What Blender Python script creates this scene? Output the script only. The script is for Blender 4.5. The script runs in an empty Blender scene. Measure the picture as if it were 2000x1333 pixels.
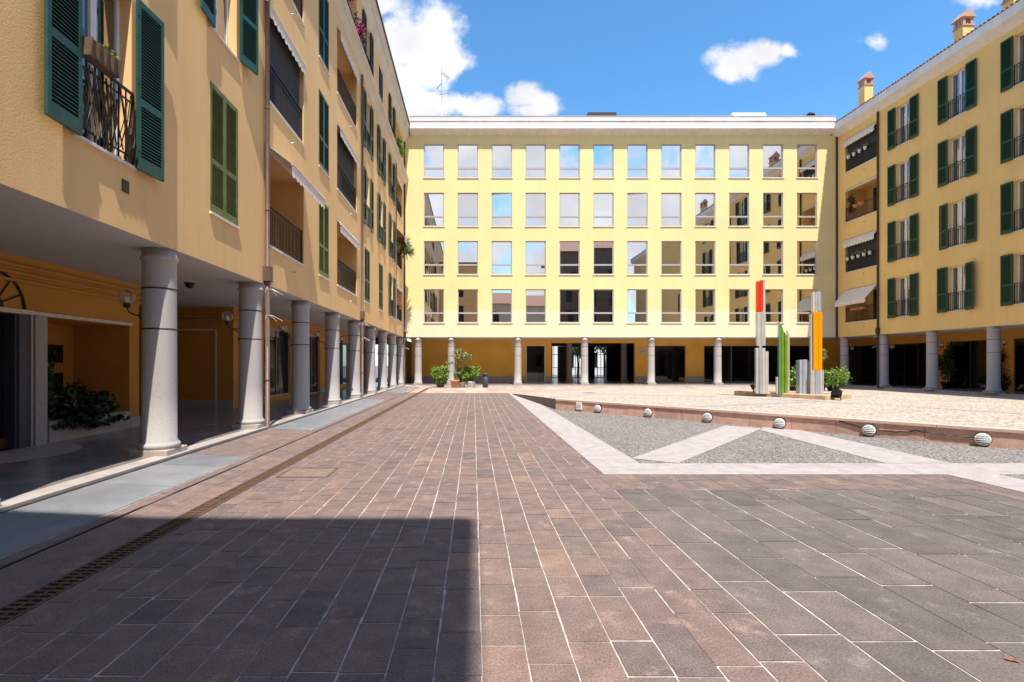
import bpy, math, random
from mathutils import Vector, Matrix
R = math.radians
SC = bpy.context.scene
COL = SC.collection
random.seed(7)

# ------------------------------------------------------------------ camera
# wide lens, level, shifted: vanishing point of the arcades at (925, 711) of a 2000 x 1333 frame
F = 1000.0
cam_d = bpy.data.cameras.new('camera')
cam = bpy.data.objects.new('camera', cam_d); COL.objects.link(cam)
cam.location = (0, 0, 1.6); cam.rotation_euler = (R(90), 0, 0)
cam_d.sensor_width = 36; cam_d.lens = 36 * F / 2000
cam_d.shift_x = (1000 - 925) / 2000
cam_d.shift_y = (711 - 666.5) / 2000
cam_d.clip_start = 0.05; cam_d.clip_end = 3000
SC.camera = cam

# ------------------------------------------------------------------ sky + sun
SUN_DIR = Vector((0.105, -0.459, 1.0)).normalized()
EL = math.asin(SUN_DIR.z); AZ = math.atan2(SUN_DIR.x, SUN_DIR.y)
W = bpy.data.worlds.new('World'); SC.world = W; W.use_nodes = True
nt = W.node_tree; nt.nodes.clear()
def N(t, **k):
    n = nt.nodes.new(t)
    for a, v in k.items(): setattr(n, a, v)
    return n
def L(a, b): nt.links.new(a, b)
def val(sock, v):
    if hasattr(v, 'links'): L(v, sock)
    else: sock.default_value = v
def MA(op, a, b=0.0, c=0.0, clamp=False):
    n = N('ShaderNodeMath', operation=op, use_clamp=clamp)
    val(n.inputs[0], a); val(n.inputs[1], b)
    if len(n.inputs) > 2: val(n.inputs[2], c)
    return n.outputs[0]
SKY_STRENGTH = 0.084
sky = N('ShaderNodeTexSky'); sky.sky_type = 'NISHITA'; sky.sun_disc = False
sky.sun_elevation = EL; sky.sun_rotation = AZ
sky.air_density = 1.0; sky.dust_density = 0.35; sky.ozone_density = 2.2
tc = N('ShaderNodeTexCoord'); sep = N('ShaderNodeSeparateXYZ'); L(tc.outputs['Generated'], sep.inputs[0])
dx, dy, dz = sep.outputs
ady = MA('MAXIMUM', dy, 0.02)
px = MA('DIVIDE', dx, ady); pz = MA('DIVIDE', dz, ady)
comb = N('ShaderNodeCombineXYZ'); L(px, comb.inputs[0]); L(pz, comb.inputs[1])
nz = N('ShaderNodeTexNoise'); nz.inputs['Scale'].default_value = 16; nz.inputs['Detail'].default_value = 9; nz.inputs['Roughness'].default_value = 0.6
L(comb.outputs[0], nz.inputs['Vector'])
nz2 = N('ShaderNodeTexNoise'); nz2.inputs['Scale'].default_value = 9; nz2.inputs['Detail'].default_value = 4
L(tc.outputs['Generated'], nz2.inputs['Vector'])
# cumulus in front: each blob is a direction on the sky (tan azimuth, tan height) with its radii
BLOBS = [(-.125,.625,.085,.078,1),(-.068,.655,.052,.062,1),(-.055,.60,.05,.05,1),(-.16,.55,.10,.07,1),(-.10,.57,.08,.05,1),
         (-.20,.52,.12,.06,1),(-.10,.505,.10,.035,1),(-.02,.507,.06,.03,1),(.02,.50,.045,.024,1),
         (.10,.521,.04,.03,1),(.135,.506,.045,.026,1),(.11,.495,.05,.02,1),
         (.515,.588,.055,.04,.93),(.565,.606,.055,.032,.93),(.50,.572,.04,.03,.9),(.61,.61,.03,.018,.7),
         (.782,.628,.03,.02,.5),(.99,.71,.06,.018,.62),(-.185,.70,.05,.035,.62)]
m = None
for cx, cz, rx, rz, s in BLOBS:
    u = MA('DIVIDE', MA('SUBTRACT', px, cx), rx * 1.28); v = MA('DIVIDE', MA('SUBTRACT', pz, cz), rz * 1.28)
    d = MA('SQRT', MA('ADD', MA('MULTIPLY', u, u), MA('MULTIPLY', v, v)))
    f = MA('MULTIPLY', MA('SUBTRACT', 1.0, d), s)
    m = f if m is None else MA('MAXIMUM', m, f)
m = MA('ADD', m, MA('MULTIPLY', MA('SUBTRACT', nz.outputs['Fac'], 0.5), 1.5))
mr = N('ShaderNodeMapRange', interpolation_type='SMOOTHSTEP'); L(m, mr.inputs['Value'])
mr.inputs['From Min'].default_value = 0.10; mr.inputs['From Max'].default_value = 0.62
front = MA('MULTIPLY', mr.outputs[0], MA('GREATER_THAN', dy, 0.05))
# broken cloud over the half of the sky behind the camera
nb = N('ShaderNodeTexNoise'); nb.inputs['Scale'].default_value = 8.0; nb.inputs['Detail'].default_value = 6; nb.inputs['Roughness'].default_value = 0.52
nb.inputs['Distortion'].default_value = 0.35
L(tc.outputs['Generated'], nb.inputs['Vector'])
mb_ = N('ShaderNodeMapRange', interpolation_type='SMOOTHSTEP'); L(nb.outputs['Fac'], mb_.inputs['Value'])
mb_.inputs['From Min'].default_value = 0.36; mb_.inputs['From Max'].default_value = 0.56
low = N('ShaderNodeMapRange', interpolation_type='SMOOTHSTEP'); L(dz, low.inputs['Value'])
low.inputs['From Min'].default_value = .40; low.inputs['From Max'].default_value = .60; low.inputs['To Min'].default_value = 1; low.inputs['To Max'].default_value = 0
back = MA('MULTIPLY', MA('MULTIPLY', mb_.outputs[0], low.outputs[0]), MA('LESS_THAN', dy, -0.05))
cloud = MA('ADD', front, back, clamp=True)
tone = N('ShaderNodeMapRange'); L(nz2.outputs['Fac'], tone.inputs['Value'])
tone.inputs['From Min'].default_value = .35; tone.inputs['From Max'].default_value = .65
tone.inputs['To Min'].default_value = 0.82; tone.inputs['To Max'].default_value = 1.08
CL = 8.4
cc = N('ShaderNodeVectorMath', operation='SCALE'); cc.inputs[0].default_value = (CL*.97, CL*.985, CL*1.03); L(tone.outputs[0], cc.inputs['Scale'])
hs = N('ShaderNodeHueSaturation'); hs.inputs['Saturation'].default_value = 1.12; hs.inputs['Value'].default_value = 1.5; L(sky.outputs[0], hs.inputs['Color'])
mx = N('ShaderNodeMix', data_type='RGBA'); L(cloud, mx.inputs[0]); tint = N('ShaderNodeVectorMath', operation='MULTIPLY'); tint.inputs[1].default_value = (.90, 1.30, 1.40); L(hs.outputs[0], tint.inputs[0]); L(tint.outputs[0], mx.inputs[6]); L(cc.outputs[0], mx.inputs[7])
bg = N('ShaderNodeBackground'); bg.inputs['Strength'].default_value = SKY_STRENGTH; L(mx.outputs[2], bg.inputs['Color'])
out = N('ShaderNodeOutputWorld'); L(bg.outputs[0], out.inputs[0])

sun_d = bpy.data.lights.new('sun', 'SUN'); sun_d.energy = 5.0; sun_d.angle = R(0.5); sun_d.color = (1, .955, .88)
sun = bpy.data.objects.new('sun', sun_d); COL.objects.link(sun)
sun.rotation_euler = SUN_DIR.to_track_quat('Z', 'Y').to_euler(); sun.location = (20, -30, 60)
SC.view_settings.view_transform = 'Standard'; SC.view_settings.look = 'None'
SC.view_settings.exposure = 0.60; SC.view_settings.gamma = 1
SC.cycles.max_bounces = 8; SC.cycles.transparent_max_bounces = 12

# ------------------------------------------------------------------ materials
def mat(name, base, rough=.8, var=.12, scale=3.0, bump=0.0, bscale=60.0, metal=0.0, spec=.5, trans=0.0, island=0.0, streak=0.0, ior=1.45, detail=6, ramp=None, grain=0.0, gscale=160, blot=None, sfreq=2.2):
    global nt
    m = bpy.data.materials.new(name); m.use_nodes = True; nt = m.node_tree
    p = nt.nodes['Principled BSDF']
    p.inputs['Roughness'].default_value = rough; p.inputs['Metallic'].default_value = metal
    p.inputs['Specular IOR Level'].default_value = spec; p.inputs['Transmission Weight'].default_value = trans; p.inputs['IOR'].default_value = ior
    tco = N('ShaderNodeTexCoord'); co = tco.outputs['Object']
    n1 = N('ShaderNodeTexNoise'); n1.inputs['Scale'].default_value = scale; n1.inputs['Detail'].default_value = detail; L(co, n1.inputs['Vector'])
    mrn = N('ShaderNodeMapRange'); L(n1.outputs['Fac'], mrn.inputs['Value'])
    mrn.inputs['From Min'].default_value = .3; mrn.inputs['From Max'].default_value = .7
    mrn.inputs['To Min'].default_value = 1 - var; mrn.inputs['To Max'].default_value = 1 + var
    f = mrn.outputs[0]
    if streak:
        mp = N('ShaderNodeMapping'); mp.inputs['Scale'].default_value = (sfreq, sfreq, .12); L(co, mp.inputs[0])
        n2 = N('ShaderNodeTexNoise'); n2.inputs['Scale'].default_value = 2.0; n2.inputs['Detail'].default_value = 8; L(mp.outputs[0], n2.inputs['Vector'])
        m2 = N('ShaderNodeMapRange'); L(n2.outputs['Fac'], m2.inputs['Value'])
        m2.inputs['From Min'].default_value = .3; m2.inputs['From Max'].default_value = .7
        m2.inputs['To Min'].default_value = 1 - streak; m2.inputs['To Max'].default_value = 1 + streak * .6
        f = MA('MULTIPLY', f, m2.outputs[0])
    if ramp:
        g = N('ShaderNodeNewGeometry'); cr = N('ShaderNodeValToRGB'); L(g.outputs['Random Per Island'], cr.inputs[0])
        e = cr.color_ramp.elements
        while len(e) < len(ramp): e.new(.5)
        for i, (pos, c) in enumerate(ramp): e[i].position = pos; e[i].color = (*c, 1)
        basec = cr.outputs[0]
    else: basec = None
    if island:
        g = N('ShaderNodeNewGeometry')
        f = MA('MULTIPLY', f, MA('ADD', 1 - island, MA('MULTIPLY', g.outputs['Random Per Island'], 2 * island)))
    if grain:
        n3 = N('ShaderNodeTexNoise'); n3.inputs['Scale'].default_value = gscale; n3.inputs['Detail'].default_value = 3; L(co, n3.inputs['Vector'])
        m3 = N('ShaderNodeMapRange'); L(n3.outputs['Fac'], m3.inputs['Value']); m3.inputs['From Min'].default_value = .3; m3.inputs['From Max'].default_value = .7
        m3.inputs['To Min'].default_value = 1 - grain; m3.inputs['To Max'].default_value = 1 + grain
        f = MA('MULTIPLY', f, m3.outputs[0])
    if blot:
        n4 = N('ShaderNodeTexNoise'); n4.inputs['Scale'].default_value = blot[1]; n4.inputs['Detail'].default_value = 9; n4.inputs['Roughness'].default_value = .65; L(co, n4.inputs['Vector'])
        m4 = N('ShaderNodeMapRange'); L(n4.outputs['Fac'], m4.inputs['Value']); m4.inputs['From Min'].default_value = blot[2]; m4.inputs['From Max'].default_value = blot[2] + .12; m4.inputs['To Max'].default_value = blot[3]
        mx4 = N('ShaderNodeMix', data_type='RGBA'); L(m4.outputs[0], mx4.inputs[0]); mx4.inputs[7].default_value = (*blot[0], 1)
        if basec is not None: L(basec, mx4.inputs[6])
        else: mx4.inputs[6].default_value = (*base, 1)
        basec = mx4.outputs[2]
    sc = N('ShaderNodeVectorMath', operation='SCALE'); L(f, sc.inputs['Scale'])
    if basec is not None: L(basec, sc.inputs[0])
    else: sc.inputs[0].default_value = base
    L(sc.outputs[0], p.inputs['Base Color'])
    if bump:
        nb = N('ShaderNodeTexNoise'); nb.inputs['Scale'].default_value = bscale; nb.inputs['Detail'].default_value = 5; L(co, nb.inputs['Vector'])
        b = N('ShaderNodeBump'); b.inputs['Strength'].default_value = bump; b.inputs['Distance'].default_value = .02; L(nb.outputs['Fac'], b.inputs['Height'])
        L(b.outputs[0], p.inputs['Normal'])
    m['_sc'] = sc.name
    return m

def glass_mat(name, refl, tint, rough=0.0, rcol=(.95, .95, .97), fres=1.0):
    global nt
    m = bpy.data.materials.new(name); m.use_nodes = True; nt = m.node_tree; nt.nodes.clear()
    o = N('ShaderNodeOutputMaterial'); mixs = N('ShaderNodeMixShader')
    gl = N('ShaderNodeBsdfGlossy'); gl.inputs['Roughness'].default_value = rough; gl.inputs['Color'].default_value = (*rcol, 1)
    tr = N('ShaderNodeBsdfTransparent'); tr.inputs['Color'].default_value = (*tint, 1)
    fr = N('ShaderNodeFresnel'); fr.inputs['IOR'].default_value = 1.5
    L(MA('ADD', refl, MA('MULTIPLY', fr.outputs[0], (1 - refl) * fres), clamp=True), mixs.inputs[0])
    L(tr.outputs[0], mixs.inputs[1]); L(gl.outputs[0], mixs.inputs[2]); L(mixs.outputs[0], o.inputs[0])
    return m

M = {}
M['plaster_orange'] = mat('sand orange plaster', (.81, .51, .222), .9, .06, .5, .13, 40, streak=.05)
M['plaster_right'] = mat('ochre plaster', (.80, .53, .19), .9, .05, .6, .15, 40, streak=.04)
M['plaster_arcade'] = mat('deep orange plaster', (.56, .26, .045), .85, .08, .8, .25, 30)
M['plaster_arcade_bounce'] = mat('orange plaster with bounce light', (.88, .49, .085), .85, .08, .8, .1, 30)  # arcade orange made brighter: bounce light on the back wall painted in
M['plaster_cream'] = mat('cream moulding', (.66, .56, .42), .85, .08, 1.2, .2, 30)
M['white_stone'] = mat('pale cornice', (.74, .69, .64), .8, .06, 1.0, .15, 30, streak=.08)
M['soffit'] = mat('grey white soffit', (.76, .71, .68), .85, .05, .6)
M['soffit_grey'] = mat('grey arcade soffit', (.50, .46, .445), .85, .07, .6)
M['granite'] = mat('grey granite', (.42, .385, .365), .75, .10, 42, .12, 90, streak=.06)
M['marble'] = mat('pale marble', (.40, .345, .305), .5, .14, 4)
M['arcade_floor'] = mat('polished dark marble', (.22, .19, .168), .22, .25, 2.2, spec=.4)
M['frame_white'] = mat('white painted frame', (.72, .71, .70), .5, .05, 5)
M['frame_grey'] = mat('mauve grey aluminium', (.42, .37, .36), .35, .05, 5)
M['sill'] = mat('stone sill', (.66, .61, .56), .7, .1, 6)
M['green'] = mat('dark green paint', (.018, .075, .055), .45, .18, 9)
M['green_deep'] = mat('bottle green paint', (.012, .055, .022), .5, .15, 9)
M['green_olive'] = mat('sun bleached green paint', (.13, .16, .035), .55, .25, 5)
M['green_grey'] = mat('blue grey paint', (.04, .05, .06), .5, .15, 9)
M['iron'] = mat('black iron', (.018, .017, .018), .5, .2, 9)
M['pipe'] = mat('brown copper pipe', (.13, .075, .06), .5, .2, 6)
M['pipe_dark'] = mat('dark brown pipe', (.045, .022, .015), .5, .2, 6)
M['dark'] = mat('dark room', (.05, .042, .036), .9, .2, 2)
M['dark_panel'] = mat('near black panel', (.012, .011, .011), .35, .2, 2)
M['curtain'] = mat('white curtain', (.62, .60, .60), .9, .08, 8)
M['blind'] = mat('beige roller blind', (.55, .46, .36), .9, .05, 3)
M['awning'] = mat('cream awning cloth', (.72, .64, .55), .9, .07, 6)
M['screen'] = mat('charcoal screen cloth', (.045, .042, .042), .9, .1, 8)
M['spike'] = mat('galvanised wire', (.6, .58, .56), .4, .1, 9, metal=.6)
M['glass_mirror'] = glass_mat('reflecting office glass', .80, (.50, .46, .42))
M['glass_house'] = glass_mat('house glass', .28, (.75, .78, .82))
M['glass_shop'] = glass_mat('shop glass', .05, (.35, .36, .36), rcol=(.55, .55, .55), fres=.45)
M['glass_clear'] = glass_mat('clear globe glass', .03, (.93, .92, .88))
nt = M['glass_clear'].node_tree; o_ = [n for n in nt.nodes if n.type == 'OUTPUT_MATERIAL'][0]; src = o_.inputs[0].links[0].from_socket
df = N('ShaderNodeBsdfTranslucent'); df.inputs[0].default_value = (.9, .85, .72, 1); d2 = N('ShaderNodeBsdfDiffuse'); d2.inputs[0].default_value = (.9, .85, .72, 1)
ad = N('ShaderNodeMixShader'); L(df.outputs[0], ad.inputs[1]); L(d2.outputs[0], ad.inputs[2]); m_ = N('ShaderNodeMixShader'); m_.inputs[0].default_value = .14; L(src, m_.inputs[1]); L(ad.outputs[0], m_.inputs[2]); L(m_.outputs[0], o_.inputs[0])
TILE_RAMP = [(0.0, (.148, .115, .103)), (.12, (.172, .130, .116)), (.34, (.190, .136, .119)), (.62, (.205, .142, .124)), (.84, (.180, .134, .119)), (.97, (.222, .150, .127)), (.992, (.245, .165, .125)), (1.0, (.25, .17, .127))]
M['tile'] = mat('porphyry tiles', (.3, .2, .17), .72, .16, 5, .5, 60, ramp=TILE_RAMP, detail=12, spec=.18, grain=.30, gscale=85, blot=((.34, .225, .185), 4.0, .56, .7))
M['tile_pale'] = mat('pale pink slabs', (.3, .2, .17), .7, .16, 5, .2, 40, ramp=[(0, (.34, .23, .19)), (.4, (.42, .31, .26)), (.7, (.48, .38, .31)), (1, (.40, .25, .20))])
M['tile_grey'] = mat('large grey brown slabs', (.3, .2, .17), .68, .15, 4, .4, 60, spec=.2, grain=.28, gscale=85, blot=((.27, .235, .212), 3.5, .58, .6), ramp=[(0, (.126, .104, .092)), (.5, (.145, .120, .106)), (1, (.165, .132, .116))], detail=12)
M['mortar'] = mat('pale mortar', (.47, .41, .37), .9, .4, 9)
M['band'] = mat('pale granite band', (.375, .325, .305), .78, .14, 5, .15, 60, grain=.16, gscale=90, blot=((.27, .225, .21), 1.2, .56, .6))
M['terracotta'] = mat('terracotta', (.52, .20, .11), .8, .15, 8)
M['brick_pink'] = mat('pinkish brick', (.46, .27, .19), .85, .2, 9)
M['stone_wall'] = mat('red sandstone slab', (.60, .37, .285), .8, .2, 5, .3, 40, island=.14)
M['coping'] = mat('pink stone coping', (.62, .42, .33), .75, .1, 6)
M['beam'] = mat('tan stone beam', (.50, .35, .22), .8, .22, 4, .3, 30)
M['cover_tan'] = mat('tan cast cover', (.20, .145, .11), .75, .2, 8, .2, 60)
M['leaf'] = mat('green leaf', (.17, .27, .035), .55, .2, 9, island=.65)
M['leaf_dark'] = mat('dark ivy leaf', (.02, .05, .016), .5, .2, 9, island=.5)
M['leaf_olive'] = mat('olive leaf', (.24, .29, .11), .6, .2, 9, island=.5)
M['bark'] = mat('bark', (.10, .065, .04), .9, .3, 12, .5, 60)
M['petal'] = mat('magenta petals', (.42, .03, .16), .7, .2, 9, island=.4)
M['petal_red'] = mat('red petals', (.62, .09, .03), .7, .2, 9, island=.4)
M['twig'] = mat('dead vine', (.09, .035, .02), .9, .3, 9, island=.5)
M['bin'] = mat('slate blue metal', (.05, .06, .085), .45, .1, 9)
M['lampwhite'] = mat('white enamel', (.80, .79, .76), .35, .04, 9)
M['lampglass'] = mat('frosted lamp glass', (.38, .44, .44), .35, .06, 20)
M['roof'] = mat('terracotta roof tiles', (.27, .125, .085), .85, .3, 5, island=.3)
M['brick'] = mat('brown brick', (.16, .10, .075), .9, .2, 3, .3, 30)
M['metal_grate'] = mat('galvanised grating', (.47, .46, .455), .5, .14, 3, island=.14, grain=.1, gscale=60)
M['rust'] = mat('rusty brown iron', (.13, .075, .045), .75, .3, 12)
M['street'] = mat('street asphalt', (.16, .15, .145), .9, .1, 4)
M['earth'] = mat('pebbles', (.32, .25, .19), .95, .5, 30, .8, 60)
M['red_acrylic'] = mat('red acrylic', (.85, .05, .01), .15, .06, 2, trans=.15)
M['orange_acrylic'] = mat('orange acrylic', (.95, .33, .0), .15, .04, 2, trans=.12)
M['green_acrylic'] = mat('green acrylic', (.22, .36, .015), .12, .12, 2, trans=.3)
M['teal_acrylic'] = mat('pale green acrylic', (.16, .40, .20), .1, .1, 2, trans=.4)
M['clear_acrylic'] = mat('weathered clear acrylic', (.66, .61, .55), .07, .10, 3, trans=.28, streak=.5, sfreq=16)
M['blue_acrylic'] = mat('grey blue acrylic', (.54, .57, .62), .06, .10, 3, trans=.35, streak=.5, sfreq=16)
M['leaf_dry'] = mat('dry leaf', (.26, .11, .045), .8, .2, 20)
M['sheet'] = mat('white sheet metal', (.78, .80, .83), .4, .04, 3)
M['ink'] = mat('dark lettering', (.05, .05, .05), .7, .05, 3)
M['brass'] = mat('brass', (.55, .33, .08), .3, .1, 6, metal=.9)

def special():
    """yellow facade plaster: a paler repainted strip low down with a ragged upper edge"""
    global nt
    m = mat('yellow plaster', (1, 1, 1), .9, .05, .4, .12, 40, streak=.03)
    nt = m.node_tree
    p = nt.nodes['Principled BSDF']; scn = nt.nodes[m['_sc']]
    tco = N('ShaderNodeTexCoord'); s = N('ShaderNodeSeparateXYZ'); L(tco.outputs['Object'], s.inputs[0])
    n = N('ShaderNodeTexNoise'); n.inputs['Scale'].default_value = .9; n.inputs['Detail'].default_value = 6; L(tco.outputs['Object'], n.inputs['Vector'])
    e = MA('ADD', s.outputs[2], MA('MULTIPLY', MA('SUBTRACT', n.outputs['Fac'], .5), .75))
    mrr = N('ShaderNodeMapRange'); L(e, mrr.inputs['Value']); mrr.inputs['From Min'].default_value = 5.35; mrr.inputs['From Max'].default_value = 5.5
    c = N('ShaderNodeMix', data_type='RGBA'); L(mrr.outputs[0], c.inputs[0])
    c.inputs[6].default_value = (.76, .69, .45, 1); c.inputs[7].default_value = (.78, .635, .30, 1)
    L(c.outputs[2], scn.inputs[0])
    return m
M['plaster_yellow'] = special()

def cobbles(name, c0, c1, scale, bump):
    global nt
    m = bpy.data.materials.new(name); m.use_nodes = True; nt = m.node_tree
    p = nt.nodes['Principled BSDF']; p.inputs['Roughness'].default_value = .85
    tco = N('ShaderNodeTexCoord')
    v = N('ShaderNodeTexVoronoi'); v.inputs['Scale'].default_value = scale; L(tco.outputs['Object'], v.inputs['Vector'])
    sx = N('ShaderNodeSeparateColor'); L(v.outputs['Color'], sx.inputs[0])
    c = N('ShaderNodeMix', data_type='RGBA'); L(sx.outputs[0], c.inputs[0]); c.inputs[6].default_value = (*c0, 1); c.inputs[7].default_value = (*c1, 1)
    big = N('ShaderNodeTexNoise'); big.inputs['Scale'].default_value = .6; big.inputs['Detail'].default_value = 5; L(tco.outputs['Object'], big.inputs['Vector'])
    d = N('ShaderNodeMapRange'); L(v.outputs['Distance'], d.inputs['Value']); d.inputs['From Min'].default_value = .25; d.inputs['From Max'].default_value = .75
    d.inputs['To Min'].default_value = 1.0; d.inputs['To Max'].default_value = .45
    fac = MA('MULTIPLY', d.outputs[0], MA('ADD', .8, MA('MULTIPLY', big.outputs['Fac'], .4)))
    s = N('ShaderNodeVectorMath', operation='SCALE'); L(c.outputs[2], s.inputs[0]); L(fac, s.inputs['Scale'])
    L(s.outputs[0], p.inputs['Base Color'])
    b = N('ShaderNodeBump'); b.inputs['Strength'].default_value = bump; b.inputs['Distance'].default_value = .02; b.invert = True
    L(v.outputs['Distance'], b.inputs['Height']); L(b.outputs[0], p.inputs['Normal'])
    return m
M['gravel'] = cobbles('grey pebble paving', (.125, .11, .10), (.44, .385, .345), 33, .7)
M['cobble'] = cobbles('beige cobble paving', (.46, .36, .28), (.66, .56, .45), 13, .5)

# ------------------------------------------------------------------ mesh tools
class MB:
    def __init__(s): s.v = []; s.f = []; s.sm = []; s.mi = []; s.cur = 0
    def add(s, vs, fs, smooth=False):
        o = len(s.v); s.v += [tuple(p) for p in vs]
        for f in fs: s.f.append([i + o for i in f]); s.sm.append(smooth); s.mi.append(s.cur)
        return s
    def box(s, x0, x1, y0, y1, z0, z1):
        return s.add([(x0,y0,z0),(x1,y0,z0),(x1,y1,z0),(x0,y1,z0),(x0,y0,z1),(x1,y0,z1),(x1,y1,z1),(x0,y1,z1)],
              [(0,3,2,1),(4,5,6,7),(0,1,5,4),(1,2,6,5),(2,3,7,6),(3,0,4,7)])
    def bbox(s, x0, x1, y0, y1, z0, z1, b=.01):
        """box with chamfered edges (horizontal ring bevels top and vertical)"""
        vs = []
        for z, i in ((z0, 0), (z1 - b, 0), (z1, b)):
            vs += [(x0+b+i*0,y0+i,z),(x1-b,y0+i,z),(x1-i,y0+b,z),(x1-i,y1-b,z),(x1-b,y1-i,z),(x0+b,y1-i,z),(x0+i,y1-b,z),(x0+i,y0+b,z)]
        fs = [tuple(reversed(range(8)))]
        for k in range(2):
            for i in range(8):
                j = (i + 1) % 8; fs.append((k*8+i, k*8+j, k*8+8+j, k*8+8+i))
        fs.append(tuple(range(16, 24)))
        return s.add(vs, fs)
    def quad(s, a, b, c, d): return s.add([a, b, c, d], [(0, 1, 2, 3)])
    def poly(s, pts): return s.add(pts, [tuple(range(len(pts)))])
    def slab(s, pts, z0, z1):
        n = len(pts)
        return s.add([(x, y, z0) for x, y in pts] + [(x, y, z1) for x, y in pts],
                     [tuple(reversed(range(n))), tuple(range(n, 2*n))] + [(i, (i+1) % n, n+(i+1) % n, n+i) for i in range(n)])
    def extrude_x(s, prof, x0, x1, close=True):
        """profile of (y, z) points swept along x"""
        n = len(prof)
        vs = [(x0, y, z) for y, z in prof] + [(x1, y, z) for y, z in prof]
        fs = [(i, (i+1) % n, n+(i+1) % n, n+i) for i in range(n if close else n-1)]
        if close: fs += [tuple(reversed(range(n))), tuple(range(n, 2*n))]
        return s.add(vs, fs)
    def lathe(s, prof, cx=0, cy=0, cz=0, n=24, smooth=True, sx=1, sy=1):
        vs = []; fs = []
        for r, z in prof:
            for k in range(n):
                a = 2*math.pi*k/n; vs.append((cx + sx*r*math.cos(a), cy + sy*r*math.sin(a), cz + z))
        for i in range(len(prof)-1):
            for k in range(n):
                j = (k+1) % n; fs.append((i*n+k, i*n+j, (i+1)*n+j, (i+1)*n+k))
        fs.append(tuple(reversed(range(n)))); fs.append(tuple(range((len(prof)-1)*n, len(prof)*n)))
        return s.add(vs, fs, smooth)
    def tube(s, pts, r, n=8, r1=None):
        pts = [Vector(p) for p in pts]; vs = []; fs = []; m = len(pts)
        for i, p in enumerate(pts):
            d = (pts[min(i+1, m-1)] - pts[max(i-1, 0)]).normalized()
            u = d.cross(Vector((0, 0, 1)) if abs(d.z) < .9 else Vector((1, 0, 0))).normalized(); w = d.cross(u)
            rr = r if r1 is None else r + (r1 - r) * i / max(1, m-1)
            for k in range(n):
                a = 2*math.pi*k/n; vs.append(p + u*rr*math.cos(a) + w*rr*math.sin(a))
        for i in range(m-1):
            for k in range(n):
                j = (k+1) % n; fs.append((i*n+k, i*n+j, (i+1)*n+j, (i+1)*n+k))
        fs.append(tuple(range(n))); fs.append(tuple(reversed(range((m-1)*n, m*n))))
        return s.add(vs, fs, True)
    def sphere(s, c, r, n=16, z0=-1, z1=1, sz=1):
        a0 = math.asin(max(-1, z0)); a1 = math.asin(min(1, z1))
        prof = [(r*math.cos(a0+(a1-a0)*i/10)+1e-5, r*sz*math.sin(a0+(a1-a0)*i/10)) for i in range(11)]
        return s.lathe(prof, *c, n=n)
    def xform(s, mtx, start=0):
        for i in range(start, len(s.v)): s.v[i] = tuple(mtx @ Vector(s.v[i]))
        return s
    def build(s, name, m, parent=None, loc=None, rz=0.0):
        me = bpy.data.meshes.new(name); me.from_pydata(s.v, [], s.f)
        ms = m if isinstance(m, (list, tuple)) else [m]
        for k in ms: me.materials.append(M[k])
        me.polygons.foreach_set('use_smooth', s.sm); me.polygons.foreach_set('material_index', s.mi)
        me.update()
        o = bpy.data.objects.new(name, me); COL.objects.link(o)
        if parent: o.parent = parent
        if loc is not None: o.location = loc
        o.rotation_euler.z = rz
        return o

def tag(o, label=None, cat=None, group=None, kind=None):
    if label: o['label'] = label
    if cat: o['category'] = cat
    if group: o['group'] = group
    if kind: o['kind'] = kind
    return o
def thing(name, label, cat, loc=(0,0,0), rz=0.0, group=None):
    o = bpy.data.objects.new(name, None); COL.objects.link(o); o.location = loc; o.rotation_euler.z = rz
    o.empty_display_size = .2
    return tag(o, label, cat, group)
KIDS = {}
def kids(o): return [c for c in bpy.data.objects if c.parent == o]
def copy_tree(o, parent=None, loc=None, rz=None, label=None):
    c = o.copy(); COL.objects.link(c)
    if parent is not None: c.parent = parent
    if loc is not None: c.location = loc
    if rz is not None: c.rotation_euler.z = rz
    if label: c['label'] = label
    for ch in o.children: copy_tree(ch, c)
    return c
def struct(name, mb, m, label=None, cat='ground'): return tag(mb.build(name, m), label, cat, kind='structure')

# ------------------------------------------------------------------ ground
XW = 4.93; XR = 25.9; YB = 36.5; ZS = 3.48; ZF = .12     # facade planes, soffit, arcade floor
g = MB(); g.poly([(-400, -400, -.03), (400, -400, -.03), (400, 400, -.03), (-400, 400, -.03)])
struct('ground', g, 'street', 'grey ground sheet around and below the courtyard', 'ground')
def zslope(x): return 0.0 if x > -3.15 else min(.08, .08 * (-3.15 - x) / 1.6)
g = MB()
xs = [-4.83, -3.15, 27.0]
for a, b in zip(xs, xs[1:]):
    g.quad((a, -12, zslope(a)-.002), (b, -12, zslope(b)-.002), (b, 36.2, zslope(b)-.002), (a, 36.2, zslope(a)-.002))
struct('courtyard_bed', g, 'mortar', 'pale mortar bed showing in the joints of the courtyard paving', 'ground')

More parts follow.
